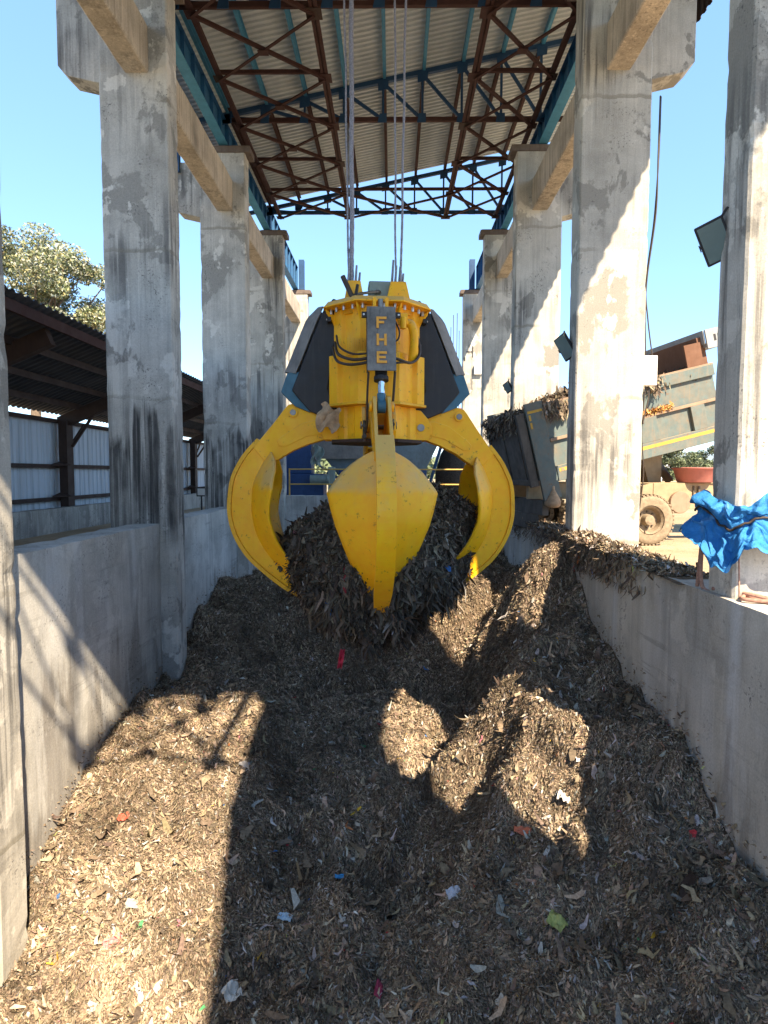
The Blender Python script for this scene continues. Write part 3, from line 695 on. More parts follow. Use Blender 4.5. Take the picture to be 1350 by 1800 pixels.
# covers over the other cylinders
CP = [(.50,3.37),(.58,3.41),(.71,3.26),(.88,2.85),(1.07,2.36),(1.14,2.19),(1.06,2.09),(.90,1.91),(.71,1.83),(.57,1.83),(.52,1.92),(.66,2.2),(.60,2.6),(.55,2.9),(.50,3.14)]
CT = [(.60,3.33),(.68,3.30),(.84,2.88),(1.02,2.44),(1.20,2.42),(1.285,2.17),(1.10,1.98),(.90,1.90),(.78,2.16),(.70,2.52),(.62,2.88)]
for kk in (1, 2, 3):
    a = R(90*kk)
    m = MB(); m.prism(CT, lambda r, z, t: gl(r, z, t), -.155, .155); C_ = m.build('cylinder_cover', M['teal'], GB, bevel=.008); C_.rotation_euler = (0,0,a)
    for q in (-1, 1):
        m = MB(); m.prism(CP, lambda r, z, t: gl(r, z, t), q*.1555, q*.195); m.build('rubber_side', M['black'], C_, bevel=.022, seg=3)
    m = MB()
    def oc(u, v):
        pr = [(.70,3.285),(.79,3.09),(.885,2.86),(.98,2.62),(1.075,2.40)]; g = v*4; q = min(int(g), 3); f = g-q
        r, z = pr[q][0]*(1-f)+pr[q+1][0]*f, pr[q][1]*(1-f)+pr[q+1][1]*f
        rd = .155*(1-min(1, abs(u-.5)*2)**1.6)*(.55+.45*min(1, v*5)); return gl(r+.012+rd, z+.012+rd*.25, (u-.5)*.372)
    m.grid(oc, 12, 12); m.build('rubber_top', M['grey_sheet'], C_, solid=.012)
    for zz_ in (3.10,):
        m = MB(); m.box(.165, .33, -.66, -.61, zz_-1.5-.03, zz_-1.5+.03); m.cyl((.30,-.661,zz_-1.5), (.30,-.675,zz_-1.5), .014, n=6, mi=1); m.build('hinge_arm', [M['darkhole'], M['bolt']], C_, bevel=.004)
        m = MB(); m.box(-.33, -.165, -.66, -.61, zz_-1.5-.03, zz_-1.5+.03); m.cyl((-.30,-.661,zz_-1.5), (-.30,-.675,zz_-1.5), .014, n=6, mi=1); m.build('hinge_arm', [M['darkhole'], M['bolt']], C_, bevel=.004)
# front cover with its three letters
m = MB(); fcov = [(1.02,3.085),(1.045,3.085),(1.19,2.30),(1.165,2.30)]
m.prism(fcov, lambda r, z, t: gl(r, z, t), -.172, .172)
FC = m.build('front_cover', M['grey_sheet'], GB, bevel=.004); FC.data.materials[0] = paint('front_cover_paint', (.20,.20,.195), .5, .4, .75, (.035,.037,.042), scale=1.7)
for q in (-1, 1):
    m = MB(); m.prism([(.80,3.05),(1.019,3.085),(1.164,2.30),(.98,2.30)], lambda r, z, t: gl(r, z, t), q*.160, q*.172); m.build('cover_side', M['black'], FC, bevel=.003)
    m = MB(); m.box(q*.20-.035, q*.20+.035, -1.05, -.99, 2.955-1.5, 3.02-1.5); m.cyl((q*.21, -1.051, 2.985-1.5), (q*.21, -1.065, 2.985-1.5), .014, n=6, mi=1); m.build('cover_bracket', [M['darkhole'], M['bolt']], FC, bevel=.004)
def letter(ch, zc):
    h, w_, s_ = .142, .122, .030
    bars = {'F': [(-w_/2,-w_/2+s_,-h/2,h/2), (-w_/2+s_,w_/2,h/2-s_,h/2), (-w_/2+s_,w_/2-.03,-.012,.017)],
            'H': [(-w_/2,-w_/2+s_,-h/2,h/2), (w_/2-s_,w_/2,-h/2,h/2), (-w_/2+s_,w_/2-s_,-.014,.014)],
            'E': [(-w_/2,-w_/2+s_,-h/2,h/2), (-w_/2+s_,w_/2,h/2-s_,h/2), (-w_/2+s_,w_/2,-h/2,-h/2+s_), (-w_/2+s_,w_/2-.015,-.014,.014)]}[ch]
    m = MB(); rr_ = lambda z: 1.045 + (3.085-z)/.785*.145
    for (x0, x1, a, b) in bars:
        m.prism([(rr_(zc+b)+.0015, zc+b), (rr_(zc+b)+.018, zc+b), (rr_(zc+a)+.018, zc+a), (rr_(zc+a)+.0015, zc+a)], lambda r, z, t: gl(r, z, t), x0, x1)
    m.build('letter', M['letter'], FC, bevel=.002)
letter('F', 2.885); letter('H', 2.675); letter('E', 2.46)
m = MB(); m.cyl(gl(.93, 3.10), gl(.93, 3.20), .035, n=12); m.build('cover_stud', M['steel'], FC)
for q in (-1, 1):
    m = MB(); m.box(q*.075-.02, q*.075+.02, -.96, -.88, 3.06-1.5, 3.2145-1.5); m.build('hanger', M['yellow'], GB)
# hoses
def hose(pts, r=.017):
    m = MB(); m.tube(catmull(pts, 26), r, 8); m.build('hydraulic_hose', M['hose'], GB, smooth=True)
hose([(-.56,-.42,1.28),(-.52,-.60,1.10),(-.38,-.80,1.0),(-.24,-.90,.98),(-.12,-.93,1.0)], .020)
hose([(-.59,-.40,1.22),(-.54,-.60,1.02),(-.40,-.82,.93),(-.24,-.92,.925),(-.10,-.93,.96)], .018)
hose([(-.54,-.45,1.36),(-.50,-.64,1.18),(-.34,-.83,1.06),(-.16,-.92,1.05)], .014)
hose([(.13,-.93,1.0),(.22,-.92,.985),(.38,-.82,.96),(.50,-.66,1.06),(.53,-.56,1.22),(.46,-.60,1.45),(.40,-.62,1.54)], .018)
hose([(.14,-.93,.93),(.26,-.90,.95),(.42,-.76,.98),(.53,-.58,1.10),(.55,-.50,1.25)], .014)
hose([(.17,-.94,1.19),(.22,-.93,1.23),(.235,-.9,1.33),(.19,-.86,1.45),(.15,-.8,1.52)], .011)
hose([(-.155,-1.10,.80),(-.165,-.96,.45),(-.16,-.92,.25),(-.17,-.80,.10)], .014)
hose([(.165,-1.10,.80),(.15,-.98,.45),(.12,-.94,.30),(.125,-.82,.10)], .016)
for (x, z) in ((-.19,.18),(.165,.20),(-.19,.05)):
    m = MB(); m.cyl((x,-.70,z), (x,-.79,z), .03, n=12); m.cyl((x,-.74,z-.07), (x,-.74,z+.07), .022, n=10); m.build('hose_fitting', M['hose'], GB, bevel=.003)
m = MB(); m.box(.24, .36, -.70, -.62, 1.46, 1.60); m.cyl((.30,-.72,1.40), (.30,-.72,1.55), .04, n=14); m.build('valve', M['yellow'], GB, bevel=.006)
m = MB(); m.tube(catmull([(.43,-.60,1.02),(.45,-.66,1.28),(.42,-.64,1.46),(.36,-.62,1.5)], 14), .055, 12); m.build('elbow_pipe', M['yellow'], GB, smooth=True)
m = MB()
for i in range(11): m.box(-.40+.026*i, -.388+.026*i, -.605-.02, -.565, 1.10, 1.30)
m.box(-.405, -.118, -.60, -.565, 1.085, 1.098); m.build('vent_grille', M['yellow_dirty'], GB)
# deck fittings
for q, x in ((-1, -.31), (1, .26)):
    m = MB(); w0 = .16 if q > 0 else .13
    m.poly([(x-w0,-.52,1.791),(x+w0,-.52,1.791),(x+w0,-.22,1.791),(x-w0,-.22,1.791),(x-w0*.62,-.50,2.055),(x+w0*.62,-.50,2.055),(x+w0*.62,-.26,2.055),(x-w0*.62,-.26,2.055)], [(0,3,2,1),(4,5,6,7),(0,1,5,4),(1,2,6,5),(2,3,7,6),(3,0,4,7)])
    m.build('rope_bracket', M['yellow'], GB, bevel=.012)
    for i, dx in enumerate((-.075, -.03, .02, .065)):
        m = MB(); top_ = 2.30 + (.06, .0, -.02, -.1)[i]; m.cyl((x+dx, -.38+.03*(i % 2), 2.056), (x+dx*.75+.01*i, -.38+.03*(i % 2), top_), .018, .013, n=10); m.build('rope_socket', M['rope'], GB)
m = MB(); m.box(-.12, .19, -.42, -.12, 1.791, 2.08); m.build('junction_box', M['greybox'], GB, bevel=.02)
m = MB(); m.cyl((.02,-.421,1.93), (-.02,-.47,1.925), .028, n=12); m.tube(catmull([(-.0,-.47,1.925),(-.10,-.52,1.90),(-.22,-.58,1.865),(-.32,-.60,1.84)], 12), .018, 8); m.build('cable_gland', M['steel'], GB)
m = MB(); m.cyl((-.335,-.62,1.80), (-.46,-.60,2.07), .032, n=12); m.build('loose_hose_end', M['hose'], GB, bevel=.004)
m = MB(); m.cyl((-.30,-.64,1.80), (-.27,-.63,1.96), .02, n=10); m.build('shackle', M['darkhole'], GB)
# ropes up to the crane trolley
def rope(x0, y0, x1, y1, r, label, z0=3.56, z1=9.2):
    m = MB(); n = 120; pts = [(x0+(x1-x0)*i/n + .004*math.sin(i*.21+x0*40), y0+(y1-y0)*i/n, z0+(z1-z0)*i/n) for i in range(n+1)]
    m.tube(pts, lambda u: r*(1+.10*math.sin(u*520)), 8); tag(m.build('hoist_rope', M['rope'], None, (x0, y0, z0), smooth=True), label, 'rope', 'steel hoist ropes above the grab')
rope(-.575, 8.12, -.66, 8.16, .013, 'thin hoist rope, leftmost of those above the grab')
rope(-.535, 8.12, -.545, 8.16, .030, 'thick hoist rope in the left pair above the grab')
rope(.035, 8.12, .005, 8.16, .013, 'dark thin hoist rope in the right pair above the grab')
rope(.105, 8.12, .18, 8.16, .015, 'pale thin hoist rope, rightmost of those above the grab')
cr = empty('overhead_crane', (-.25, 8.3, 9.3)); tag(cr, 'overhead crane bridge that carries the grab, above the picture', 'crane'); O = cr.location
for yy in (7.3, 9.1):
    m = MB(); m.box(-4.2, 3.7, yy, yy+.22, 9.64, 10.0); m.build('bridge_girder', M['blue'], cr, O)
m = MB(); m.box(-1.0, .5, 7.25, 9.35, 9.15, 9.6); m.build('trolley', M['blue'], cr, O, bevel=.02)
# rag stuck on the left pivot
m = MB()
def rg(u, v):
    a = (u-.5)*1.9; x = -.92 + .26*u - .06*v + .03*math.sin(v*7+u*3); z = 1.98 - .34*v - .10*u*(1-v) + .04*math.sin(u*9+v*4)
    y = 7.98 - .09*math.cos(a) + .03*math.sin(u*11+v*8)
    return (x, y, z)
m.grid(rg, 16, 16); m.v = [tuple(Vector(p)+mnoise.noise_vector(Vector(p)*9)*.018) for p in m.v]
tag(m.build('rag', M['rag'], None, (-.85, 7.95, 1.8), solid=.01), 'tan rag caught on the left claw pivot', 'rag')

# ------------------------------------------------------------------ waste in the pit
CPTS = np.array([
 (-3.55,3.0,-3.9),(-3.55,5.0,-3.6),(-3.55,6.0,-3.5),(-3.8,7.6,-2.66),(-3.85,9.4,-2.45),(-3.85,10.6,-2.15),(-3.85,12.8,-1.45),(-3.85,16.5,-1.8),(-3.85,20.4,-2.1),
 (-2.75,6.0,-3.15),(-2.6,7.4,-2.72),(-2.9,8.8,-2.3),(-2.35,9.1,-2.42),(-2.0,8.4,-2.62),(-1.95,7.0,-3.0),(-1.8,5.4,-3.35),(-2.6,4.6,-3.6),
 (-1.4,8.6,-3.02),(-1.2,7.0,-3.25),(-1.0,5.2,-3.45),(-2.4,10.6,-2.5),(-2.9,12.2,-1.62),(-1.6,12.2,-1.85),(-2.2,14.5,-1.25),(-1.5,11.0,-2.55),
 (0,3.2,-3.5),(0,5.2,-3.42),(.1,7.0,-3.22),(-.2,8.8,-3.02),(-.3,10.0,-2.75),(-.4,11.3,-2.35),(-.2,12.8,-1.7),(-.3,15.5,-1.1),(-.3,18.5,-1.2),(-2,19,-1.6),
 (.8,8.2,-2.85),(.75,9.6,-2.8),(1.12,9.2,-3.0),(1.12,8.5,-3.0),(1.35,9.9,-2.9),(.75,10.8,-2.5),(1.05,12.0,-1.42),(1.5,13.0,-1.05),
 (1.0,5.0,-3.15),(1.4,5.9,-2.6),(1.5,6.9,-2.12),(1.52,7.7,-1.78),(2.0,8.4,-1.5),(2.2,9.6,-1.15),(2.45,10.1,-.42),(2.75,10.6,-.38),(2.0,10.6,-1.3),(1.75,11.2,-1.75),
 (1.12,7.3,-2.72),(.8,6.6,-2.95),(.75,7.4,-2.72),
 (2.9,3.5,-2.35),(2.9,4.87,-2.1),(2.9,5.67,-1.75),(2.9,6.63,-1.56),(2.9,8.19,-1.2),(2.9,9.2,-.75),(2.9,11.6,-.75),(2.9,13.0,-1.0),(2.9,14.4,-1.2),(2.9,18,-1.5),(2.0,16,-1.0),(1.2,19,-1.2),
 (2.3,4.6,-2.45),(2.2,5.9,-2.1),(2.3,7.3,-1.75),(1.9,4.0,-2.75),(2.0,3.0,-2.8)])
def rbf_fit(P, smooth=.004):
    d = np.sqrt(((P[:,None,:2]-P[None,:,:2])**2).sum(-1)); K = np.sqrt(d**2+.15**2) ; n = len(P)
    A = np.zeros((n+3, n+3)); A[:n,:n] = -K - 0*np.eye(n); A[:n,:n] -= smooth*np.eye(n)*0
    A[:n,n] = 1; A[:n,n+1:] = P[:,:2]; A[n,:n] = 1; A[n+1:,:n] = P[:,:2].T
    return np.linalg.solve(A, np.r_[P[:,2], 0,0,0])
for p_ in CPTS:
    if abs(p_[0]+.1) < 1.2 and 6 < p_[1] < 10.2: p_[2] -= .20
    if -2.8 < p_[0] < -1.9 and 6.8 < p_[1] < 9.2: p_[2] += .14
    if 1.3 < p_[0] < 2.3 and 6.5 < p_[1] < 9.7: p_[2] += .08
_W = rbf_fit(CPTS)
def base_h(x, y):
    x = np.asarray(x, float); y = np.asarray(y, float); sh_ = x.shape; x = x.ravel(); y = y.ravel()
    out = np.empty_like(x)
    for i in range(0, len(x), 20000):
        xx, yy = x[i:i+20000], y[i:i+20000]
        K = -np.sqrt((xx[:,None]-CPTS[None,:,0])**2 + (yy[:,None]-CPTS[None,:,1])**2 + .15**2)
        out[i:i+20000] = K@_W[:len(CPTS)] + _W[len(CPTS)] + xx*_W[-2] + yy*_W[-1]
    return out.reshape(sh_)
def heap_h(x, y):
    h = base_h(x, y)
    wx = x + .22*vnoise(x*1.3, y*1.3, 0, 3); wy = y + .22*vnoise(x*1.3, y*1.3, 0, 4)
    for (gx_, gy_, am, rd) in ((1.0,7.9,.26,.30),(1.15,6.35,.20,.36),(-2.15,8.7,.14,.3),(-1.85,7.5,.12,.25),(2.0,5.6,-.16,.25),(1.72,4.9,-.18,.3),(.35,6.3,.10,.4),(-.6,8.2,.16,.45),(.3,8.9,.14,.3),(-1.0,9.6,.18,.4),(-2.6,7.0,.10,.4),(2.3,6.6,.10,.3)):
        h = h + am*np.exp(-((x-gx_)**2+(y-gy_)**2)/rd**2)
    stp = vnoise(wx*1.15+5, wy*1.15, 0, 61)+.35*vnoise(wx*3.1, wy*3.1, 0, 62); h = h + .16*np.clip((stp+.05)/.10, -1, 1)*np.exp(-((x-.6)/2.2)**2)*np.clip((y-4.5)/1.5, 0, 1)*.75 + .07*np.clip((vnoise(wx*2.3, wy*2.3, 0, 63)-.1)/.10, -1, 1)
    h = h + .07*fbm(wx*1.25, wy*1.25, 0, 21, 3) + .075*(1-2*np.abs(vnoise(wx*2.4, wy*2.4, 0, 31))) + .046*(1-2*np.abs(vnoise(wx*5.2, wy*5.2, 0, 33))) + .024*fbm(x*11, y*11, 0, 41, 2)
    return h
HX0, HX1, HY0, HY1, HD = -3.95, 2.99, 2.2, 20.6, .045
gx = np.linspace(HX0, HX1, int((HX1-HX0)/HD)+1); gy = np.linspace(HY0, HY1, int((HY1-HY0)/HD)+1)
XX, YY = np.meshgrid(gx, gy); HH = heap_h(XX, YY)
def mesh_np(name, verts, quads, mat, cols=None, smooth=False, parent=None):
    me = bpy.data.meshes.new(name); nv, nf = len(verts), len(quads)
    me.vertices.add(nv); me.vertices.foreach_set('co', np.asarray(verts, np.float32).ravel())
    me.loops.add(nf*4); me.loops.foreach_set('vertex_index', np.asarray(quads, np.int32).ravel())
    me.polygons.add(nf); me.polygons.foreach_set('loop_start', np.arange(0, nf*4, 4, dtype=np.int32)); 
    me.update(calc_edges=True)
    if smooth: me.polygons.foreach_set('use_smooth', np.ones(nf, bool))
    if cols is not None:
        at = me.color_attributes.new('col', 'FLOAT_COLOR', 'POINT'); c4 = np.ones((nv, 4), np.float32); c4[:,:3] = cols; at.data.foreach_set('color', c4.ravel())
    me.materials.append(mat); me.validate()
    o = bpy.data.objects.new(name, me); COL.objects.link(o)
    if parent is not None: o.parent = parent
    return o
def grid_quads(nu, nv):
    i = np.arange(nu-1)[None,:] + (np.arange(nv-1)*nu)[:,None]; i = i.ravel()
    return np.stack([i, i+1, i+1+nu, i+nu], 1)
o = mesh_np('waste_heap', np.stack([XX.ravel(), YY.ravel(), HH.ravel()], 1), grid_quads(len(gx), len(gy)), M['waste'], smooth=True)
tag(o, kind='structure')
PAL = np.array([(.11,.086,.066),(.19,.148,.108),(.275,.213,.152),(.35,.27,.188),(.41,.32,.23),(.46,.38,.295),(.40,.385,.36),(.62,.60,.56)])
PW = np.array([.19,.28,.27,.16,.065,.018,.018,.002]); PW = PW/PW.sum()
PWD = np.array([.50,.30,.13,.04,.015,.005,.008,.002]); PWD = PWD/PWD.sum()
PWG = np.array([.14,.24,.24,.16,.07,.03,.115,.005]); PWG = PWG/PWG.sum()
LIT = np.array([(.55,.06,.07),(.07,.22,.55),(.65,.42,.05),(.10,.40,.16),(.60,.22,.08),(.50,.58,.62),(.65,.25,.32),(.5,.55,.2)])
def flakes(P, N, D, size, rng, litter=.003, wide=(.18,.55), curl=.55, pal=PW, tilt=.55, grow=1.):
    """thin crumpled scraps: P points, N normals, D preferred directions, size lengths"""
    n = len(P); f32 = np.float64
    def nz(v): return v/np.maximum(np.linalg.norm(v, axis=1, keepdims=True), 1e-9)
    N = nz(N + rng.normal(0, tilt, (n,3))*.75)
    T_ = nz(D + rng.normal(0, .8, (n,3))); T_ = nz(T_ - N*(T_*N).sum(1, keepdims=True)); B = np.cross(N, T_)
    L = size; Wd = L*rng.uniform(wide[0], wide[1], n); cu = rng.normal(0, curl, n); tw = rng.normal(0, .8, n); up = rng.uniform(-.15, .5, n)
    ns = 4; V = np.empty((n, ns, 2, 3)); prof = np.array([.45, 1., .9, .35])
    fold = rng.normal(0, .35, n)
    for k_ in range(ns):
        s_ = k_/(ns-1)-.5
        ang = tw*s_; b = B*np.cos(ang)[:,None] + N*np.sin(ang)[:,None]
        c = P + T_*(L*s_)[:,None] + N*((cu*(s_**2)*2 + up*(s_+.5) + .10*(k_ % 2)*fold)*L)[:,None] + B*(rng.normal(0, .10, n)*L)[:,None]
        wv = Wd*prof[k_]*rng.uniform(.7, 1.25, n)*.5
        V[:,k_,0] = c - b*wv[:,None]; V[:,k_,1] = c + b*wv[:,None] + N*(fold*wv)[:,None]
    verts = V.reshape(-1, 3)
    o_ = (np.arange(n)*8)[:,None]
    q = np.concatenate([o_+np.array([[2*k_, 2*k_+1, 2*k_+3, 2*k_+2]]) for k_ in range(ns-1)], 0)
    ci = rng.choice(len(PAL), n, p=pal); col = PAL[ci]*rng.uniform(.8, 1.2, (n,1))*(1+rng.normal(0, .04, (n,3)))
    lt = rng.random(n) < litter; col[lt] = LIT[rng.integers(0, len(LIT), lt.sum())]*rng.uniform(.6, 1.1, (lt.sum(),1))
    return verts, q, np.repeat(np.clip(col, .01, .9), 8, axis=0)
def bil(A, x, y):
    fx = np.clip((x-HX0)/(HX1-HX0)*(len(gx)-1), 0, len(gx)-1.001); fy = np.clip((y-HY0)/(HY1-HY0)*(len(gy)-1), 0, len(gy)-1.001)
    i, j = fx.astype(int), fy.astype(int); fx -= i; fy -= j
    return A[j,i]*(1-fx)*(1-fy)+A[j,i+1]*fx*(1-fy)+A[j+1,i]*(1-fx)*fy+A[j+1,i+1]*fx*fy
DX = np.gradient(HH, gx, axis=1); DY = np.gradient(HH, gy, axis=0)
def heap_flakes(n, ymin, ymax, pw, lo, hi, rng, **kw):
    m = int(n*2.2); u = rng.random(m)
    a = 1-pw; y = (ymin**a + u*(ymax**a-ymin**a))**(1/a); x = rng.uniform(-3.83, 2.88, m)
    sx, sy = bil(DX, x, y), bil(DY, x, y); area = np.sqrt(1+sx**2+sy**2); keep = rng.random(m) < np.minimum(1, area/2.2)
    keep &= np.abs(x) < .64*(y+.6)+.4
    x, y, sx, sy = (q[keep][:n] for q in (x, y, sx, sy)); k_ = len(x)
    P = np.stack([x, y, bil(HH, x, y)], 1); N = np.stack([-sx, -sy, np.ones(k_)], 1); N /= np.linalg.norm(N, axis=1, keepdims=True)
    st = np.sqrt(sx**2+sy**2); an = 3.2*vnoise(x*1.6, y*1.6, 0, 88)+2.2*vnoise(x*4.5, y*4.5, 0, 89); fl = np.stack([np.cos(an), np.sin(an), np.cos(an)*sx+np.sin(an)*sy], 1)
    D = np.stack([-sx, -sy, -st**2], 1)*1.3 + fl*.9
    clump = .5+.5*vnoise(x*1.9, y*1.9, 0, 77)
    size = np.exp(rng.normal(0, .42, k_)); size = lo*(size*(.75+.6*clump)); size = np.clip(size, lo*.35, hi)
    P = P + N*(size*.10+.028*rng.random(k_)**1.5)[:,None]
    v_, q_, c_ = flakes(P, N, D, size, rng, **kw)
    damp = 1.06 + .34*fbm(x*2.1, y*2.1, 0, 301, 2) + .30*vnoise(x*6.5, y*6.5, 0, 303)
    return v_, q_, c_*np.repeat(np.clip(damp, .40, 1.45), 8)[:,None]
parts = [heap_flakes(720000, 3.4, 9.0, 1.6, .0235, .08, RNG, litter=.002, wide=(.09,.36), tilt=.55), heap_flakes(230000, 8.2, 16, 1.3, .036, .12, RNG, litter=.001, wide=(.10,.4), tilt=.65), heap_flakes(62000, 3.4, 9.5, 1.5, .040, .11, RNG, litter=.003, wide=(.12,.5), curl=1.0, tilt=.75, pal=PWG), heap_flakes(4500, 3.4, 10.0, 1.5, .085, .20, RNG, litter=.008, wide=(.14,.5), pal=PWG, curl=.9)]
def join(parts):
    off = 0; vs, qs, cs = [], [], []
    for v, q, c in parts: vs.append(v); qs.append(q+off); cs.append(c); off += len(v)
    return np.concatenate(vs), np.concatenate(qs), np.concatenate(cs)
n = 2600; sd_ = RNG.random(n) < .5; wy_ = 3.6 + 11*RNG.random(n)**1.5; wx_ = np.where(sd_, -3.845, 2.885); hz = bil(HH, wx_, wy_) + .30*RNG.random(n)**2.5
parts.append(flakes(np.stack([wx_, wy_, hz], 1), np.stack([np.where(sd_, 1., -1.), 0*wx_, 0*wx_+.2], 1), np.tile([[0.,1,-.6]], (n,1)), np.clip(.03*np.exp(RNG.normal(0,.4,n)), .012, .1), RNG, tilt=.25))
JP = join(parts)
o = mesh_np('waste_scraps', *JP[:2], M['flake'], JP[2]); tag(o, 'layer of torn brown and grey waste scraps covering the heap in the pit', 'waste', kind='stuff')

# ---- waste held by the grab
def blob_pts(nu, nv):
    U, V_ = np.meshgrid(np.linspace(0, 2*np.pi, nu, endpoint=False), np.linspace(0, 1, nv)); return U, V_
def blob_r(u, v):
    """radius and height of the held clump (v 0 = top, 1 = hanging end)"""
    ph = v*np.pi
    z = .86 - 2.05*v - .12*np.cos(u-.4)*(v > .4)*0
    prof = np.interp(v, [0,.05,.13,.27,.5,.68,.82,.92,1], [.05,.6,1.0,1.2,1.17,1.0,.78,.5,.1])
    top = np.interp(v, [0,.1,.3,.55], [.05,.26,.32,0])*np.sin(u+.15)
    n = .17*fbm(np.cos(u)*1.6+3, np.sin(u)*1.6, z*1.6, 51, 3) + .06*(1-2*np.abs(vnoise(np.cos(u)*4, np.sin(u)*4, z*3.0, 57)))
    ragged = np.interp(v, [.5,1], [0,1])*(.46*vnoise(np.cos(u)*2.2, np.sin(u)*2.2, 0, 61))
    return prof*(1+n*1.0), z + top + ragged + .05*n
U, V_ = blob_pts(110, 64); r_, z_ = blob_r(U, V_)
bx, by = GX + r_*np.sin(U)*1.02, GY - r_*np.cos(U)*1.0
hl = empty('held_waste', (GX, GY, .2)); tag(hl, 'clump of dark stringy waste gripped in the yellow grab', 'waste')
bv = np.stack([bx.ravel()-GX, by.ravel()-GY, z_.ravel()-.2], 1)
i = (np.arange(110)[None,:] + (np.arange(63)*110)[:,None]).ravel(); ii = ((np.arange(110)+1) % 110)[None,:] + (np.arange(63)*110)[:,None]; ii = ii.ravel()
mesh_np('clump', bv, np.stack([i, ii, ii+110, i+110], 1), M['waste'], smooth=True, parent=hl)
n = 60000; u = RNG.random(n)*2*np.pi; v = RNG.random(n)**.9; r1, z1 = blob_r(u, v)
P = np.stack([r1*np.sin(u)*1.02, -r1*np.cos(u), z1-.2], 1); N = np.stack([np.sin(u), -np.cos(u), np.interp(v, [0,.1,.4,1], [2.5,1.2,.15,-.15])], 1); N /= np.linalg.norm(N, axis=1, keepdims=True)
D = np.tile(np.array([[0,0,-2.2]]), (n,1)); D[v < .12] *= .2
sz = np.clip(.055*np.exp(RNG.normal(0, .5, n)), .02, .26)
p1 = flakes(P+N*.012, N, D, sz, RNG, litter=.002, wide=(.12,.45), tilt=.8, pal=PWD); p1 = (p1[0], p1[1], p1[2]*.62)
n = 3000; tf = RNG.integers(0, 70, n); tu = RNG.random(70)*2*np.pi; tv = RNG.uniform(.45, .98, 70); u = tu[tf]+RNG.normal(0,.05,n); v = np.clip(tv[tf]+RNG.normal(0,.03,n), .4, 1); r1, z1 = blob_r(u, v)     # strings hanging from the underside
P = np.stack([r1*np.sin(u)*1.0, -r1*np.cos(u), z1-.2-RNG.uniform(.02,.22,n)], 1); N = np.stack([np.sin(u), -np.cos(u), 0*u], 1)
p2 = flakes(P, N, np.tile(np.array([[0,0,-6.]]), (n,1)), RNG.uniform(.10,.34,n), RNG, litter=.003, wide=(.05,.22), tilt=.5, curl=.5, pal=PWD); p2 = (p2[0], p2[1], p2[2]*.6)
so_ = mesh_np('loose_strips', *join([p1, p2])[:2], M['flake'], join([p1, p2])[2], parent=hl); so_['kind'] = 'stuff'

# ---- waste spilled over the right wall top
def spill_h(x, y):
    e = np.interp(y, [6.0,6.6,7.4,9.0,10.4,11.6,13,16], [0,.02,.05,.08,.12,.09,.05,.05])*np.interp(x, [2.86,2.95,3.2,3.5,3.9], [.55,1,1,.6,0])
    return np.where(x < 3.35, 0, np.interp(x, [3.35,3.5], [0,-.20])) + e*(1+.5*fbm(x*3, y*3, 0, 91, 3)) - .012
sx_ = np.linspace(2.84, 3.9, 36); sy_ = np.linspace(6.0, 15.5, 200); SX, SY = np.meshgrid(sx_, sy_); SZ = spill_h(SX, SY)
sp = empty('spilled_waste', (3.2, 9, 0)); tag(sp, 'waste spilled along the top of the right pit wall, hanging over its edge', 'waste')
mesh_np('spill_mound', np.stack([SX.ravel()-3.2, SY.ravel()-9, SZ.ravel()], 1), grid_quads(36, 200), M['waste'], smooth=True, parent=sp)
n = 30000; x = RNG.uniform(2.84, 3.75, n); y = 6.4 + (RNG.random(n)**1.3)*8; z = spill_h(x, y); kp = z > np.where(x < 3.35, 0.0, -.25); x, y, z = x[kp], y[kp], z[kp]; n = len(x)
p1 = flakes(np.stack([x-3.2, y-9, z+.012], 1), np.tile([[0.,0,1]], (n,1)), np.tile([[-1.2,-.3,0]], (n,1)), np.clip(.042*np.exp(RNG.normal(0,.45,n)), .02, .16), RNG, litter=.002, tilt=.5, pal=PWG)
n = 1500; y = np.where(RNG.random(n) < .6, RNG.normal(9.3, .9, n), RNG.uniform(7.0, 15, n)); x = 2.875 - .03*RNG.random(n); z = -.02 - RNG.random(n)**2*.35
p2 = flakes(np.stack([x-3.2, y-9, z], 1), np.tile([[-1.,-.2,0.2]], (n,1)), np.tile([[0,0,-4.]], (n,1)), RNG.uniform(.05,.18,n), RNG, wide=(.1,.35), tilt=.35, pal=PWD)  # darker palette paints the shade on the hanging strips
so_ = mesh_np('loose_strips', *join([p1, p2])[:2], M['flake'], join([p1, p2])[2], parent=sp); so_['kind'] = 'stuff'

# ---- single scraps one can point at
def scrap(x, y, L, W_, col, label, name='plastic_scrap', cat='litter', dz=.05, zabs=None, rot=0, crumple=.35, hang=False):
    k_ = plain('scrap_'+name, col, .5, .4, n=12, var=.3); m = MB(); z0 = float(bil(HH, np.array([x]), np.array([y]))[0])+dz if zabs is None else zabs
    def f(u, v):
        a, b = (u-.5)*L, (v-.5)*W_; b *= 1-.5*abs(u-.5)*(1+.6*math.sin(v*5)); h = crumple*W_*(mnoise.noise(Vector((u*2.6+x*9, v*2.6+y*9, 1)))+.4*mnoise.noise(Vector((u*7+x, v*7, 5))))
        return (a*math.cos(rot)-b*math.sin(rot), (h if hang else a*math.sin(rot)+b*math.cos(rot)), (a*math.sin(rot)+b*math.cos(rot) if hang else h+.35*b))
    m.grid(f, 10, 8); o = m.build(name, k_, None, None, smooth=False, solid=.003); o.location = (x, y, z0)
    tag(o, label, cat, 'bright scraps lying on the waste'); return o
scrap(-.62, 7.35, .24, .065, (.50,.03,.06), 'red rag strip hanging below the left side of the grab', 'rag', 'rag', zabs=-1.2, rot=1.4, crumple=1.1, hang=True)
scrap(-.57, 6.45, .10, .05, (.04,.28,.60), 'small bright blue scrap in the shaded middle of the waste', dz=.06)
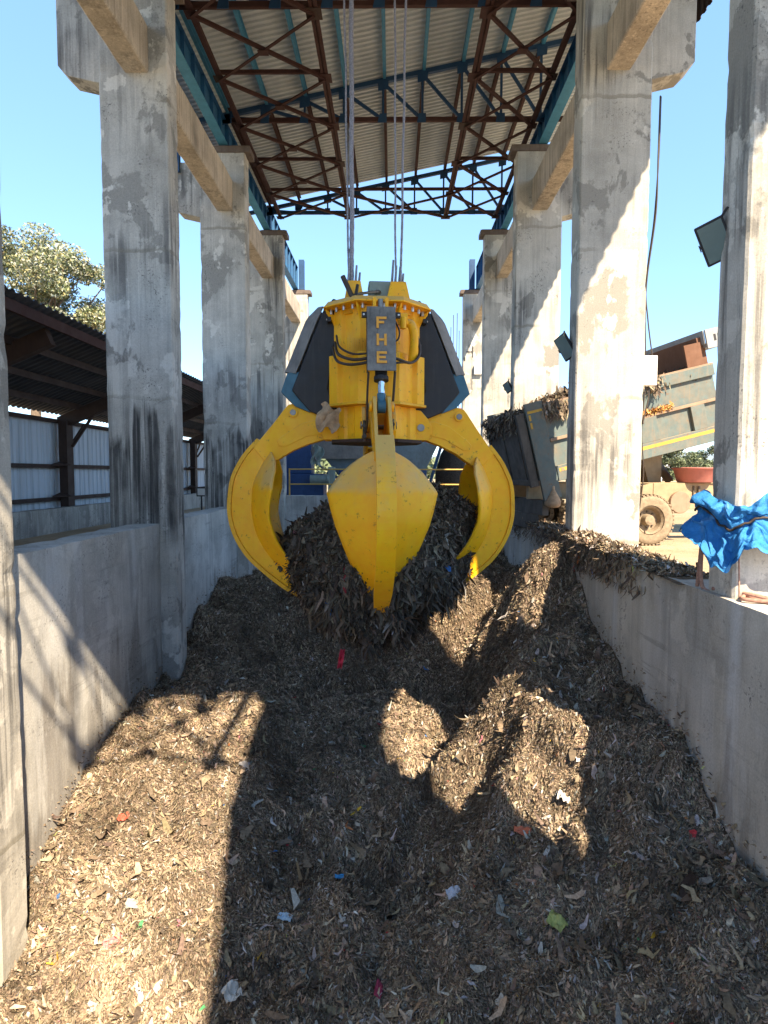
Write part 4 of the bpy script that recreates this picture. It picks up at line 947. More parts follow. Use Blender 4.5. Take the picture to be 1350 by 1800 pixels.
scrap(.62, 5.75, .15, .10, (.55,.58,.66), 'crumpled white and blue wrapper on the shaded waste, right of centre', 'wrapper', dz=.07, rot=.4)
scrap(1.45, 5.05, .19, .16, (.38,.42,.14), 'wilted yellow-green cabbage leaf on the dark waste', 'cabbage_leaf', 'leaf', dz=.07, rot=.9)
scrap(1.33, 5.95, .17, .08, (.58,.16,.08), 'orange red scrap below the sunlit streak', dz=.06, rot=-.2)
scrap(-2.58, 5.35, .17, .11, (.62,.20,.20), 'pink torn scrap on the sunlit heap at left', dz=.05, rot=.5)
scrap(-3.0, 6.55, .12, .09, (.62,.10,.06), 'red scrap on the sunlit heap close to the left wall', dz=.05)
scrap(-.10, 5.05, .17, .07, (.36,.05,.10), 'dark red strip lying in a hollow near the bottom', dz=.06, rot=1.4)
scrap(-1.18, 5.35, .13, .10, (.60,.38,.06), 'yellow scrap on the shaded waste near the sunlit edge', dz=.06, rot=.8)
scrap(-1.05, 5.75, .15, .07, (.30,.45,.60), 'pale blue film scrap on the shaded waste', 'film_scrap', dz=.06, rot=-.3)
scrap(-1.35, 4.9, .15, .13, (.55,.55,.52), 'large pale grey sheet scrap near the bottom edge', 'paper_scrap', dz=.07, rot=.7)
scrap(1.75, 6.0, .14, .12, (.68,.66,.62), 'white bag scrap at the lower tip of the sunlit streak', 'bag_scrap', dz=.1, rot=1.1)

# ------------------------------------------------------------------ tipper truck backed up to the right pit wall
TK = empty('tipper_truck', (2.95, 12.0, GZ), R(8)); tag(TK, 'dusty grey-green tipper truck tipping its raised body over the right pit wall', 'truck')
TA = R(13.9); ca, sa = math.cos(TA), math.sin(TA)
def bd(u, y, v): return (u*ca - v*sa, y, 1.28 + u*sa + v*ca)
def bbox(m, u0, u1, y0, y1, v0, v1, mi=0):
    m.poly([bd(u0,y0,v0),bd(u1,y0,v0),bd(u1,y1,v0),bd(u0,y1,v0),bd(u0,y0,v1),bd(u1,y0,v1),bd(u1,y1,v1),bd(u0,y1,v1)], [(0,3,2,1),(4,5,6,7),(0,1,5,4),(1,2,6,5),(2,3,7,6),(3,0,4,7)], mi)
BL = 3.95; BW = 2.3
m = MB(); bbox(m, 0, BL, .0, .05, .02, 1.46); bbox(m, 0, BL, BW-.05, BW, .02, 1.46); bbox(m, 0, BL, .051, BW-.051, 0, .06); bbox(m, BL-.05, BL-.001, .051, BW-.051, .061, 1.46)
BODY = m.build('tipper_body', M['truck'], TK, bevel=.006)
for (y0, y1) in ((-.075, -.001), (BW+.001, BW+.075)):
    for nm, u0, u1, v0, v1, mt_ in (('top_rail',.31,BL,1.25,1.47,'truck'),('bottom_rail',.31,BL,-.05,.25,'truck'),('dirt_ledge',.31,BL,.74,.80,'truck_rim'),('corner_post',-.06,.30,-.36,1.56,'truck'),
                           ('side_post',.95,1.25,.251,.739,'truck'),('side_post',2.15,2.55,.251,.739,'truck'),('side_post',3.3,3.6,.251,.739,'truck'),('side_post',1.5,1.62,.801,1.249,'truck')):
        m = MB(); bbox(m, u0, u1, y0, y1, v0, v1); m.build(nm, M[mt_], BODY, bevel=.008)
    yo = y0-.004 if y0 < 0 else y1+.001
    m = MB(); bbox(m, .36, BL-.02, yo, yo+.003, .13, .195); m.build('yellow_stripe', M['stripe'], BODY)
    m = MB(); bbox(m, .31, BL, y0+.004, y1-.004, 1.4705, 1.50); m.build('rail_edge', M['truck_rim'], BODY)
for i in range(9):                                  # worn painted signs on post and rail
    m = MB(); bbox(m, .40+i*.12, .40+i*.12+.07, -.0815, -.0795, .135+.01*(i % 2), .185); m.build('worn_marking', M['truck_rim'], BODY)
m = MB(); bbox(m, -.03, .27, -.0795, -.0765, 1.36, 1.41); bbox(m, -.02, .02, -.0795, -.0765, 1.22, 1.33); bbox(m, -.02, .02, -.0795, -.0765, 1.06, 1.18); m.build('yellow_marking', M['stripe'], BODY)
m = MB(); bbox(m, -.20, -.14, .08, BW-.08, -.03, 1.36); bbox(m, -.225, -.201, .2, .28, 0, 1.3); bbox(m, -.225, -.201, 1.1, 1.18, 0, 1.3); bbox(m, -.225, -.201, 2.0, 2.08, 0, 1.3); bbox(m, -.24, -.201, .085, BW-.085, -.02, .10)
TG = m.build('tailgate', M['tail'], TK, bevel=.01)
m = MB(); bbox(m, -.25, -.08, -.03, .075, -.05, 1.40); m.build('gate_frame', M['tail'], TG, bevel=.01)
for y in (.03, BW-.1):
    m = MB(); a = Vector(bd(-.12, y, 0)); m.cyl(a+Vector((0,-.05,0)), a+Vector((0,.12,0)), .07, n=14); m.build('hinge', M['truck_rim'], TG)
m = MB(); bbox(m, BL-.14, BL+.02, .1, BW-.1, 1.461, 2.05); bbox(m, BL-.5, BL-.141, .0, .05, 1.50, 1.95); m.build('headboard', M['headboard'], BODY, bevel=.006)
m = MB(); bbox(m, BL-.02, BL+1.0, .0, BW, 1.82, 1.90); bbox(m, BL-.02, BL+1.0, -.04, -.001, 1.78, 2.16); bbox(m, BL-.05, BL-.021, .0, BW, 1.88, 2.16)
CG = m.build('cab_guard', M['guard'], BODY, bevel=.006)
m = MB()
for i in range(6): bbox(m, BL+.14+.085*i, BL+.19+.085*i, -.0435, -.0415, 1.91+.012*(i % 3), 2.04)
m.build('guard_marking', M['ink'], CG)
for y in (.50, 1.68):
    m = MB(); m.box(-.1, 7.2, y, y+.12, .93, 1.25); m.box(-.1, 7.2, y-.04, y+.16, 1.251, 1.27); m.build('chassis_rail', M['tan'], TK, bevel=.006)
m = MB(); m.box(.05, .18, .1, 2.2, .62, .92); m.box(.02, .06, .3, 2.0, .3, .615); m.build('rear_crossmember', M['tail'], TK, bevel=.006)
m = MB(); m.box(2.55, 3.75, .36, .49, .72, 1.26); m.poly([(2.3,.36,1.20),(2.54,.36,1.26),(2.54,.36,.90),(2.3,.36,1.0),(2.3,.47,1.20),(2.54,.47,1.26),(2.54,.47,.90),(2.3,.47,1.0)], [(0,1,2,3),(7,6,5,4),(0,4,5,1),(1,5,6,2),(2,6,7,3),(3,7,4,0)])
m.build('side_plate', M['tan'], TK, bevel=.006)
m = MB(); m.cyl((3.12,.28,.86), (3.12,.58,.86), .23, n=28); m.build('air_tank', M['truck_rim'], TK, bevel=.015)
m = MB(); m.cyl((3.62,.30,.95), (3.62,.42,.95), .07, n=14); m.box(3.52, 3.56, .30, .34, .8, 1.2); m.box(3.42, 3.45, .33, .355, .95, 1.2); m.build('bracket_fitting', M['rimdark'], TK, bevel=.005)
m = MB(); m.poly([(2.75,.9,1.272),(3.05,.9,1.272),(3.05,.9,2.0),(2.55,.9,1.93),(2.75,1.4,1.272),(3.05,1.4,1.272),(3.05,1.4,2.0),(2.55,1.4,1.93)], [(0,1,2,3),(7,6,5,4),(0,4,5,1),(1,5,6,2),(2,6,7,3),(3,7,4,0)]); m.build('hoist_bracket', M['tan'], TK, bevel=.008)
m = MB(); m.cyl((3.4,1.15,1.3), (2.85,1.15,1.98), .09, n=16); m.build('hoist_ram', M['rimdark'], TK)
m = MB(); m.box(1.2, 1.75, .62, 1.66, 1.271, 1.62); m.build('pump_block', M['darkhole'], TK, bevel=.02)
def wheel(x, y, sgn):
    prof = [(.30,.0),(.34,-.02),(.43,-.025),(.475,.0),(.50,.035),(.50,.235),(.475,.27),(.40,.28),(.30,.27)]
    m = MB(); m.lathe([(r, -sgn*(h-.14)) for r, h in prof], (x, y, .52), 'y', 44); T_ = m.build('tyre', M['tyre'], TK, smooth=True)
    m = MB()
    for i in range(40):
        a = 2*math.pi*i/40; c_, s_ = math.cos(a), math.sin(a)
        for h0, h1, o_ in ((-.125, -.01, 0), (.01, .125, .5)):
            a2 = a + o_*2*math.pi/40; c2, s2 = math.cos(a2), math.sin(a2)
            p = Vector((x+.508*c2, y, .52+.508*s2)); tdir = Vector((-s2, 0, c2))*.024; rd = Vector((c2, 0, s2))*.016
            vs = [p - tdir - rd + Vector((0,h0,0)), p + tdir - rd + Vector((0,h0,0)), p + tdir - rd + Vector((0,h1,0)), p - tdir - rd + Vector((0,h1,0)), p - tdir*.8 + rd + Vector((0,h0,0)), p + tdir*.8 + rd + Vector((0,h0,0)), p + tdir*.8 + rd + Vector((0,h1,0)), p - tdir*.8 + rd + Vector((0,h1,0))]
            m.poly(vs, [(0,3,2,1),(4,5,6,7),(0,1,5,4),(1,2,6,5),(2,3,7,6),(3,0,4,7)])
    m.build('tread', M['tyre'], T_)
    rim = [(.315,.02),(.30,.05),(.285,.02),(.25,.06),(.225,.17),(.12,.18),(.11,.10),(.10,.04),(.05,.03),(.0,.03)]
    m = MB(); m.lathe([(r, -sgn*(.14-h)*1.0 if sgn > 0 else (.14-h)) for r, h in rim], (x, y, .52), 'y', 32); m.build('rim', M['tyre'], T_, smooth=False)
    m = MB()
    for i in range(8):
        a = 2*math.pi*i/8; m.cyl((x+.165*math.cos(a), y-sgn*(-.05), .52+.165*math.sin(a)), (x+.165*math.cos(a), y-sgn*.0, .52+.165*math.sin(a)), .018, n=6)
    m.build('wheel_nuts', M['rimdark'], T_)
for x in (.95, 2.28, 6.3):
    for (y, sg) in ((.10, 1), (BW-.10, -1)): wheel(x, y, sg)
m = MB(); m.box(5.65, 7.3, .0, 2.3, 1.05, 2.75); m.box(5.64, 7.32, -.02, 2.32, 2.751, 2.85); CB = m.build('cab', M['truck'], TK, bevel=.05)
m = MB(); m.box(5.9, 6.8, -.008, -.002, 1.9, 2.5); m.build('side_window', M['glass'], CB)
m = MB(); m.box(7.305, 7.312, .15, 2.15, 1.85, 2.6); m.build('windscreen', M['glass'], CB)
# its load
LD = empty('truck_load', (2.95, 12.0, GZ), R(8)); tag(LD, 'mound of dark waste filling the raised tipper body', 'waste')
def ld_h(u, y): return 1.34 + .24*np.sin(np.clip((u+.1)/4.0, 0, 1)*np.pi) * np.sin(np.clip(y/2.3, 0, 1)*np.pi)**.5 + .10*fbm(u*2.2, y*2.2, 0, 131, 3)
uu_ = np.linspace(-.16, BL-.06, 70); yy_ = np.linspace(.055, 2.245, 40); UU, YY2 = np.meshgrid(uu_, yy_); VV = ld_h(UU, YY2)
tr_ = lambda u, y, v: np.stack([u*ca-v*sa, y, 1.28+u*sa+v*ca], -1)
mesh_np('mound', tr_(UU.ravel(), YY2.ravel(), VV.ravel()), grid_quads(70, 40), M['waste'], smooth=True, parent=LD)
n = 9000; u = RNG.uniform(-.2, BL-.05, n); y = RNG.uniform(-.02, 2.28, n); v = ld_h(u, y)+.01
p1 = flakes(tr_(u, y, v), np.tile([[-.24,0,.97]], (n,1)), np.tile([[0.,-.6,0]], (n,1)), np.clip(.09*np.exp(RNG.normal(0,.45,n)), .04, .28), RNG, tilt=.7, pal=PWD)
n = 900; w_ = RNG.random(n) < .55; u = np.where(w_, -.24-RNG.random(n)*.03, RNG.choice([.5,.7,1.2,1.45,2.6], n)+RNG.normal(0,.10,n)); y = np.where(w_, RNG.uniform(.1,2.2,n), -.09); v = 1.42 - RNG.random(n)**2*np.where(w_, .40, .28)
p2 = flakes(tr_(u, y, v), np.where(w_[:,None], [[-1.,0,0]], [[0,-1.,0]]), np.tile([[0,0,-4.]], (n,1)), RNG.uniform(.06,.2,n), RNG, wide=(.12,.35), tilt=.3, pal=PWD)
n = 700; u = RNG.uniform(1.0, 2.9, n); p3 = flakes(tr_(u, -.06-.03*RNG.random(n), .80+.07*RNG.random(n)), np.tile([[0.,-.4,1]], (n,1)), np.tile([[1.,0,.2]], (n,1)), RNG.uniform(.04,.12,n), RNG, tilt=.6)
p3 = (p3[0], p3[1], np.clip(p3[2]*np.array([2.2,1.5,.75]), 0, .8))
q_ = join([p1, p2, p3]); o = mesh_np('loose_strips', q_[0], q_[1], M['flake'], q_[2], parent=LD); o['kind'] = 'stuff'
m = MB(); m.lathe([(.0,.0),(.34,.0),(.36,.02),(.43,.27),(.47,.29),(.47,.31),(.43,.315),(.40,.29),(.33,.05),(0,.05)], (0,0,0), 'z', 40); o = m.build('tub', M['pink'], None, None, smooth=True); o.location = (6.42, 13.0, .905)
tag(o, 'faded pink round tub standing on the truck chassis', 'tub')
m = MB(); m.lathe([(.02,.46),(.05,.40),(.05,.34),(.09,.26),(.15,.12),(.16,.04),(.10,.0),(0,.0)], (0,0,0), 'z', 18); m.v = [tuple(Vector(p)+mnoise.noise_vector(Vector(p)*8)*.02) for p in m.v]
m.tube([(.02,0,.40),(.03,0,.6),(.02,0,.78)], .012, 6)
o = m.build('sack', M['rag'], None, None, smooth=True); o.location = (3.16, 12.0, .42); tag(o, 'small pale sack hanging below the truck tail', 'sack')

# ------------------------------------------------------------------ things on the right columns
def floodlight(loc, rot, sx, sz, label, arm):
    e = empty('floodlight', loc); e.rotation_euler = rot; tag(e, label, 'floodlight', 'floodlights on the columns')
    m = MB(); m.box(-sx/2, sx/2, -.0, .05, -sz/2, sz/2); hsg = m.build('housing', M['ink'], e, bevel=.012)
    m = MB()
    for i in range(6): m.box(-sx/2+.03+i*(sx-.06)/6, -sx/2+.045+i*(sx-.06)/6, .051, .085, -sz/2+.03, sz/2-.03)
    m.build('cooling_fins', M['ink'], hsg)
    m = MB(); m.box(-sx/2+.02, sx/2-.02, -.006, -.001, -sz/2+.02, sz/2-.02); m.build('glass', M['glass'], e)
    m = MB(); m.box(-sx/2-.012, -sx/2-.002, .0, .03, -.03, .03); m.box(sx/2+.002, sx/2+.012, .0, .03, -.03, .03); m.bar((-sx/2-.007,.015,.0), arm, .02, .02); m.build('mount_arm', M['ink'], e)
floodlight((2.90, 5.66, 3.17), (R(24), R(-20), R(-32)), .24, .37, 'large floodlight on the tarpaulin column near the right edge', (.18,.05,.22))
floodlight((2.86, 10.32, 3.18), (R(20), R(-22), R(-62)), .26, .42, 'floodlight on the inner side of the broad right column', (.1,.08,.24))
floodlight((2.86, 15.36, 3.22), (R(20), R(-22), R(-60)), .22, .26, 'small floodlight on the inner edge of the column behind the truck', (.1,.08,.16))
def cbox(x0, x1, y0, y1, z0, z1, label):
    m = MB(); m.box(x0, x1, y0, y1, z0, z1); o = m.build('switch_box', M['white'], None, ((x0+x1)/2, (y0+y1)/2, z0), bevel=.012)
    m = MB(); cx, cy = (x0+x1)/2, (y0+y1)/2; m.box(x0-cx+.015, x1-cx-.015, y0-cy-.006, y0-cy-.0005, .02, z1-z0-.02); m.build('lid', M['white'], o, bevel=.004); tag(o, label, 'box', 'white electric boxes on the columns')
cbox(4.075, 4.30, 10.06, 10.22, 2.52, 3.0, 'white electric box on the side of the broad right column with cables')
cbox(3.42, 3.76, 25.84, 25.985, 5.22, 5.62, 'white electric box high on the farthest right column')
def cable(pts, r, label, n=60):
    m = MB(); m.tube(catmull(pts, n), r, 6); tag(m.build('electric_cable', M['hose'], None, None, smooth=True), label, 'cable', 'cables beside the broad right column')
cable([(4.27,10.2,7.12),(4.26,10.19,6.2),(4.25,10.18,5.3),(4.14,10.18,4.3),(4.12,10.17,3.7),(4.14,10.16,3.005)], .011, 'cable hanging from the bracket to the left top of the white box')
cable([(4.29,10.22,7.12),(4.28,10.21,6.2),(4.23,10.2,5.2),(4.13,10.2,4.2),(4.17,10.18,3.6),(4.25,10.16,3.005)], .011, 'cable hanging from the bracket to the right top of the white box')
cable([(4.15,10.15,2.515),(4.11,10.12,2.1),(4.09,10.1,1.7),(4.14,10.1,1.1),(4.10,10.1,.6),(4.12,10.2,.25),(4.30,10.4,.12),(4.36,10.5,.05)], .010, 'cable looping down from the white box in front of the truck wheel')
cable([(4.20,10.15,2.515),(4.19,10.12,2.3),(4.12,10.1,2.0),(4.10,10.08,1.9)], .012, 'short cable tail under the white box')
m = MB(); m.box(3.10, 3.34, 25.985, 25.99, 6.16, 6.20); m.box(3.345, 3.385, 25.985, 25.99, 5.95, 6.42); m.box(3.0,3.06,25.985,25.99,5.8,5.95)
tag(m.build('painted_mark', M['ink'], None, (3.3, 25.98, 6.1)), 'black T shaped paint mark on the farthest right column', 'mark')
# blue tarpaulin tied round the column
def tri(x): return 2*abs(2*(x/(2*math.pi)-math.floor(x/(2*math.pi)+.5)))-1
def tarp_fn(u, v):
    path = [(2.93,5.70),(2.91,5.58),(2.90,5.42),(2.91,5.28),(2.97,5.19),(3.07,5.17),(3.20,5.18),(3.31,5.20)]
    g = u*(len(path)-1); k_ = min(int(g), len(path)-2); f = g-k_; x = path[k_][0]*(1-f)+path[k_+1][0]*f; y = path[k_][1]*(1-f)+path[k_+1][1]*f
    cx, cy = 3.2, 5.6; dx, dy = x-cx, y-cy; L = math.hypot(dx, dy); dx /= L; dy /= L
    waist = math.exp(-((v-.38)/.07)**2)
    lobe = max(0, math.sin(u*7.5+.4))*.10+.03
    puff = lobe*math.exp(-((v-.16)/.13)**2) + .26*max(0, v-.45)*(.5+.8*abs(math.sin(u*5.2+.7))) + .02
    fold = tri(u*46+4*v+3*mnoise.noise(Vector((u*3, v*2, 5))))*.017*(.4+max(0, v-.38)*1.6) + tri(u*21-6*v+1)*.03*(v > .38)*(v-.38)*1.6 + mnoise.noise(Vector((u*6, v*4, 2)))*.06 + mnoise.noise(Vector((u*17, v*12, 7)))*.028 + tri(u*63+v*19)*.010 + tri(u*37-v*31+2)*.012
    ext = math.exp(-(u/.14)**2)*.06*(.35+.9*abs(math.sin(v*4.2+.6))) if u < .5 else math.exp(-((1-u)/.14)**2)*.16*(.2+1.0*v)
    top = .86 + .05*math.sin(u*8.5+.2) + .05*mnoise.noise(Vector((u*7, 0, 3)))
    bot = .40 + .10*math.sin(u*11+.6) + .02*tri(u*40) + .06*mnoise.noise(Vector((u*14, 4, 3))) + .34*max(0, .3-u) + .16*max(0, u-.75) - .10*math.exp(-((u-.52)/.12)**2)
    z = top + (bot-top)*v + .05*mnoise.noise(Vector((u*9, v*6, 9)))*(1-waist)
    o_ = puff+fold*(1-.7*waist)
    return (x+dx*o_ + (-.75*ext if u < .5 else .8*ext), y+dy*o_*.8 - .04*ext, z)
m = MB(); m.grid(tarp_fn, 150, 80)
TP = m.build('tarpaulin', M['tarp'], None, (3.0, 5.2, .3), smooth=False, solid=.004); tag(TP, 'bright blue tarpaulin bundled and tied round the right edge column', 'tarpaulin')
m = MB(); pts = []
for i in range(41):
    p = tarp_fn(i/40, .38+.01*math.sin(i*.5)); d = Vector((p[0]-3.2, p[1]-5.6, 0)).normalized()*.02; pts.append((p[0]+d.x, p[1]+d.y, p[2]))
pts += [(3.5,5.24,pts[-1][2]), (4.0,5.25,pts[-1][2]-.01)]
m.tube(pts, .011, 6); tag(m.build('tie_rope', M['hose'], None, None, smooth=True), 'dark rope tied round the blue tarpaulin', 'rope')
for pts, lab in (([(2.93,5.82,.01),(2.93,5.74,.55),(2.94,5.74,.02),(3.05,5.4,.025),(3.1,5.1,.02),(3.22,4.9,.02)], 'pink frayed rope running down the column foot onto the wall top'),
                 ([(2.96,5.60,.03),(3.1,5.35,.03),(2.98,5.15,.025),(3.15,5.05,.03),(3.05,5.3,.05),(3.2,5.15,.03)], 'coil of faded rope on the right wall top by the column foot'),
                 ([(2.98,5.23,.36),(2.985,5.225,.2),(2.99,5.22,.02)], 'thin cord hanging straight down from the blue tarpaulin')):
    m = MB(); m.tube(catmull(pts, 50), .018 if 'coil' in lab or 'frayed' in lab else .007, 7); tag(m.build('rope', M['ropepink'], None, None, smooth=True), lab, 'rope')

# ------------------------------------------------------------------ open shed on the left
SHD = empty('storage_shed', (-7.2, 12, GZ)); tag(SHD, 'dark open-sided shed with white sheet back wall behind the left pit wall', 'shed'); O = SHD.location
m = MB(); n = int(34/.2); prof = [(0,0),(.07,0),(.095,.035),(.165,.035)]; row = [(-2+i*.2+a, b) for i in range(n) for a, b in prof]; xs = [(-5.75,3.82),(-7.2,3.22),(-8.75,2.58)]
vs = [(x, yy, z+b) for x, z in xs for yy, b in row]; L_ = len(row); m.poly(vs, [(a*L_+i, a*L_+i+1, (a+1)*L_+i+1, (a+1)*L_+i) for a in range(2) for i in range(L_-1)])
m.build('roof_sheet', M['shedroof'], SHD, O)
sl_ = (3.82-2.58)/3.0
for x, w_ in ((-5.9,.16),(-6.65,.12),(-7.4,.12),(-8.1,.12)):
    m = MB(); z = 3.82+(x+5.75)*sl_; m.box(x-.03, x+.03, -2, 32, z-.03-w_, z-.012); m.build('purlin', M['primer'] if x > -6 else M['brown'], SHD, O)
for y in (.6,5.7,10.75,15.8,20.9,26.0,31.0):
    m = MB(); m.bar((-8.62,y,2.36), (-6.0,y,3.45), .16, .30); m.build('rafter', M['brown'], SHD, O)
    m = MB(); m.box(-8.6, -8.38, y-.16, y+.16, GZ, 2.42); m.build('post', M['brown'], SHD, O, bevel=.006)
    m = MB(); m.bar((-8.35,y+.05,1.75), (-7.75,y+.05,2.62), .06, .06); m.bar((-8.5,y+.2,1.75), (-8.5,y+1.0,2.4), .05, .05); m.build('knee_brace', M['brown'], SHD, O)
    for z in (1.22,.42):
        m = MB(); m.poly([(-8.58,y-.55,z+.06),(-8.58,y-.17,z+.14),(-8.3,y-.17,z+.05),(-8.58,y-.55,z+.02)], [(0,1,2,3)]); m.build('gusset', M['brown'], SHD, O, solid=.02)
m = MB(); ys = []; 
for i in range(int(34/.25)): ys += [(-2+i*.25,0),(-2+i*.25+.10,0),(-2+i*.25+.125,.03),(-2+i*.25+.225,.03)]
L_ = len(ys); m.poly([(-8.75-b,a,z) for z in (-.2,2.42) for a, b in ys], [(i,i+1,L_+i+1,L_+i) for i in range(L_-1)]); m.build('wall_sheet', M['cladding'], SHD, O)
for z in (.40,1.24,2.40):
    m = MB(); m.box(-8.70, -8.62, -2, 32, z-.05, z+.05); m.build('girt', M['brown'], SHD, O)
slab_wall('low_wall', -8.3, -8.06, -2, 32, GZ, .22, M['lowwall'], 'low weathered concrete wall along the foot of the open shed')
# floodlight standing on the wall beyond
e = empty('floodlight', (-6.3, 20.0, .30)); tag(e, 'small floodlight with a pale glass beyond the stained left column', 'floodlight', 'floodlights on the columns')
m = MB(); m.box(-.16, .16, 0, .06, .0, .30); m.build('housing', M['ink'], e, bevel=.01)
m = MB(); m.box(-.12, .12, -.008, -.001, .04, .26); m.build('glass', M['white'], e)
m = MB(); m.box(-.02, .02, .0, .04, -.62, -.002); m.box(-.2, .2, -.1, .15, -.67, -.621); m.build('stand', M['ink'], e)

# ------------------------------------------------------------------ machines beyond the end wall
HP = empty('hopper', (-.6, 23.6, GZ)); tag(HP, 'grey-blue steel hopper seen under the grab body', 'hopper'); O = HP.location
def frus(m, a, b, mi=0):
    (x0,x1,y0,y1,z0),(X0,X1,Y0,Y1,Z1) = a, b
    m.poly([(x0,y0,z0),(x1,y0,z0),(x1,y1,z0),(x0,y1,z0),(X0,Y0,Z1),(X1,Y0,Z1),(X1,Y1,Z1),(X0,Y1,Z1)], [(0,3,2,1),(4,5,6,7),(0,1,5,4),(1,2,6,5),(2,3,7,6),(3,0,4,7)], mi)
m = MB(); frus(m, (-1.6,.9,22.9,24.2,.45), (-3.0,1.75,22.4,24.8,2.3)); m.build('hopper_body', M['hopper'], HP, O, bevel=.01)
m = MB(); frus(m, (-2.93,-.75,22.28,22.30,1.62), (-3.02,-.75,22.30,22.33,2.95)); m.box(-2.93,-.75,22.26,22.279,1.60,1.66); m.build('apron_sheet', M['grey_sheet'], HP, O)
m = MB(); frus(m, (-3.0,1.75,22.38,24.8,2.31), (-3.0,1.75,22.38,24.8,2.95)); m.build('hopper_rim', M['hopper'], HP, O, bevel=.01)
for x in (-1.9, 1.2):
    for y in (22.7, 24.4):
        m = MB(); m.box(x-.08, x+.08, y-.08, y+.08, GZ, 1.2); m.build('leg', M['mblue'], HP, O)
for a, b in (((-2.4,22.35,1.1),(-1.2,22.6,.5)), ((1.85,22.35,2.3),(1.3,22.5,.4))):
    m = MB(); m.bar(a, b, .10, .10); m.build('stay', M['navy'], HP, O)
MC = empty('drive_machine', (-3.2, 22.0, GZ)); tag(MC, 'dark blue drive machine behind the yellow railing', 'machine'); O = MC.location
m = MB(); m.box(-3.9, -2.5, 22.15, 23.3, GZ, 1.05); m.box(-3.9, -2.95, 22.2, 23.2, 1.052, 2.6); m.build('casing', M['mblue'], MC, O, bevel=.03)
m = MB(); m.cyl((-2.95,21.9,.85), (-2.35,21.9,.85), .16, n=18); m.cyl((-2.34,21.9,.85), (-2.25,21.9,.85), .2, n=18); m.build('motor', M['greybox'], MC, O, bevel=.01)
m = MB(); m.box(-2.3, -2.05, 21.8, 22.0, .35, 1.3); m.box(-2.0, -1.7, 21.8, 22.0, .4, .8); m.build('gearbox', M['greybox'], MC, O, bevel=.02)
m = MB(); m.tube(catmull([(-2.9,21.85,1.9),(-2.75,21.8,1.6),(-2.6,21.85,1.35),(-2.4,21.8,1.2)], 14), .04, 8); m.build('pipe', M['steel'], MC, O)
m = MB()
m.grid(lambda u, v: (-2.85+.35*u+.08*math.sin(v*6), 21.8+.06*math.sin(u*9+v*5), 2.05-.7*v+.05*math.sin(u*5)), 10, 14); tag(m.build('hanging_rag', M['greybox'], None, None, solid=.01), 'pale rags hanging on the blue machine behind the railing', 'rag')
RL = empty('railing', (-1.2, 20.75, .32)); tag(RL, 'thin yellow pipe railing on top of the end wall', 'railing'); O = RL.location
for z in (.70,1.21):
    m = MB(); m.cyl((-3.5,20.72,z), (2.6,20.72,z), .022, n=8); m.build('rail', M['rail'], RL, O)
for x in (-3.5,-1.6,.4,2.6):
    m = MB(); m.box(x-.022, x+.022, 20.70, 20.74, .318, 1.24); m.build('post', M['rail'], RL, O)
# dark stringy pile right of the hopper
m = MB(); m.lathe([(.0,2.75),(.35,2.6),(.6,2.2),(.75,1.5),(.8,0),(0,0)], (0,0,0), 'z', 28); m.v = [tuple(Vector(p)+mnoise.noise_vector(Vector(p)*2.2)*.12) for p in m.v]
o = m.build('fibre_pile', M['fibreheap'], None, None, smooth=True); o.location = (2.45, 23.6, GZ); tag(o, 'dark pile of stringy fibre standing right of the hopper', 'pile')
# unfinished pier with starter bars far behind
UP = empty('unfinished_pier', (3.75, 36, GZ)); tag(UP, 'brick pier with bare reinforcing bars rising behind the right cover of the grab', 'pier'); O = UP.location
m = MB(); m.box(3.2, 4.4, 36, 36.6, GZ, 4.9)
for i in range(16): m.box(3.18, 4.42, 35.985, 35.999, .2+i*.29, .215+i*.29, 1)
m.build('brickwork', [M['brick'], M['lowwall']], UP, O)
for i, (x, h) in enumerate(((3.25,8.9),(3.40,9.6),(3.55,10.3),(3.75,10.4),(3.9,9.4),(4.1,8.8))):
    m = MB(); m.cyl((x,36.2,4.9), (x+.03*math.sin(i*3),36.2,h), .022, n=6); m.build('reinforcing_bar', M['brown'], UP, O)

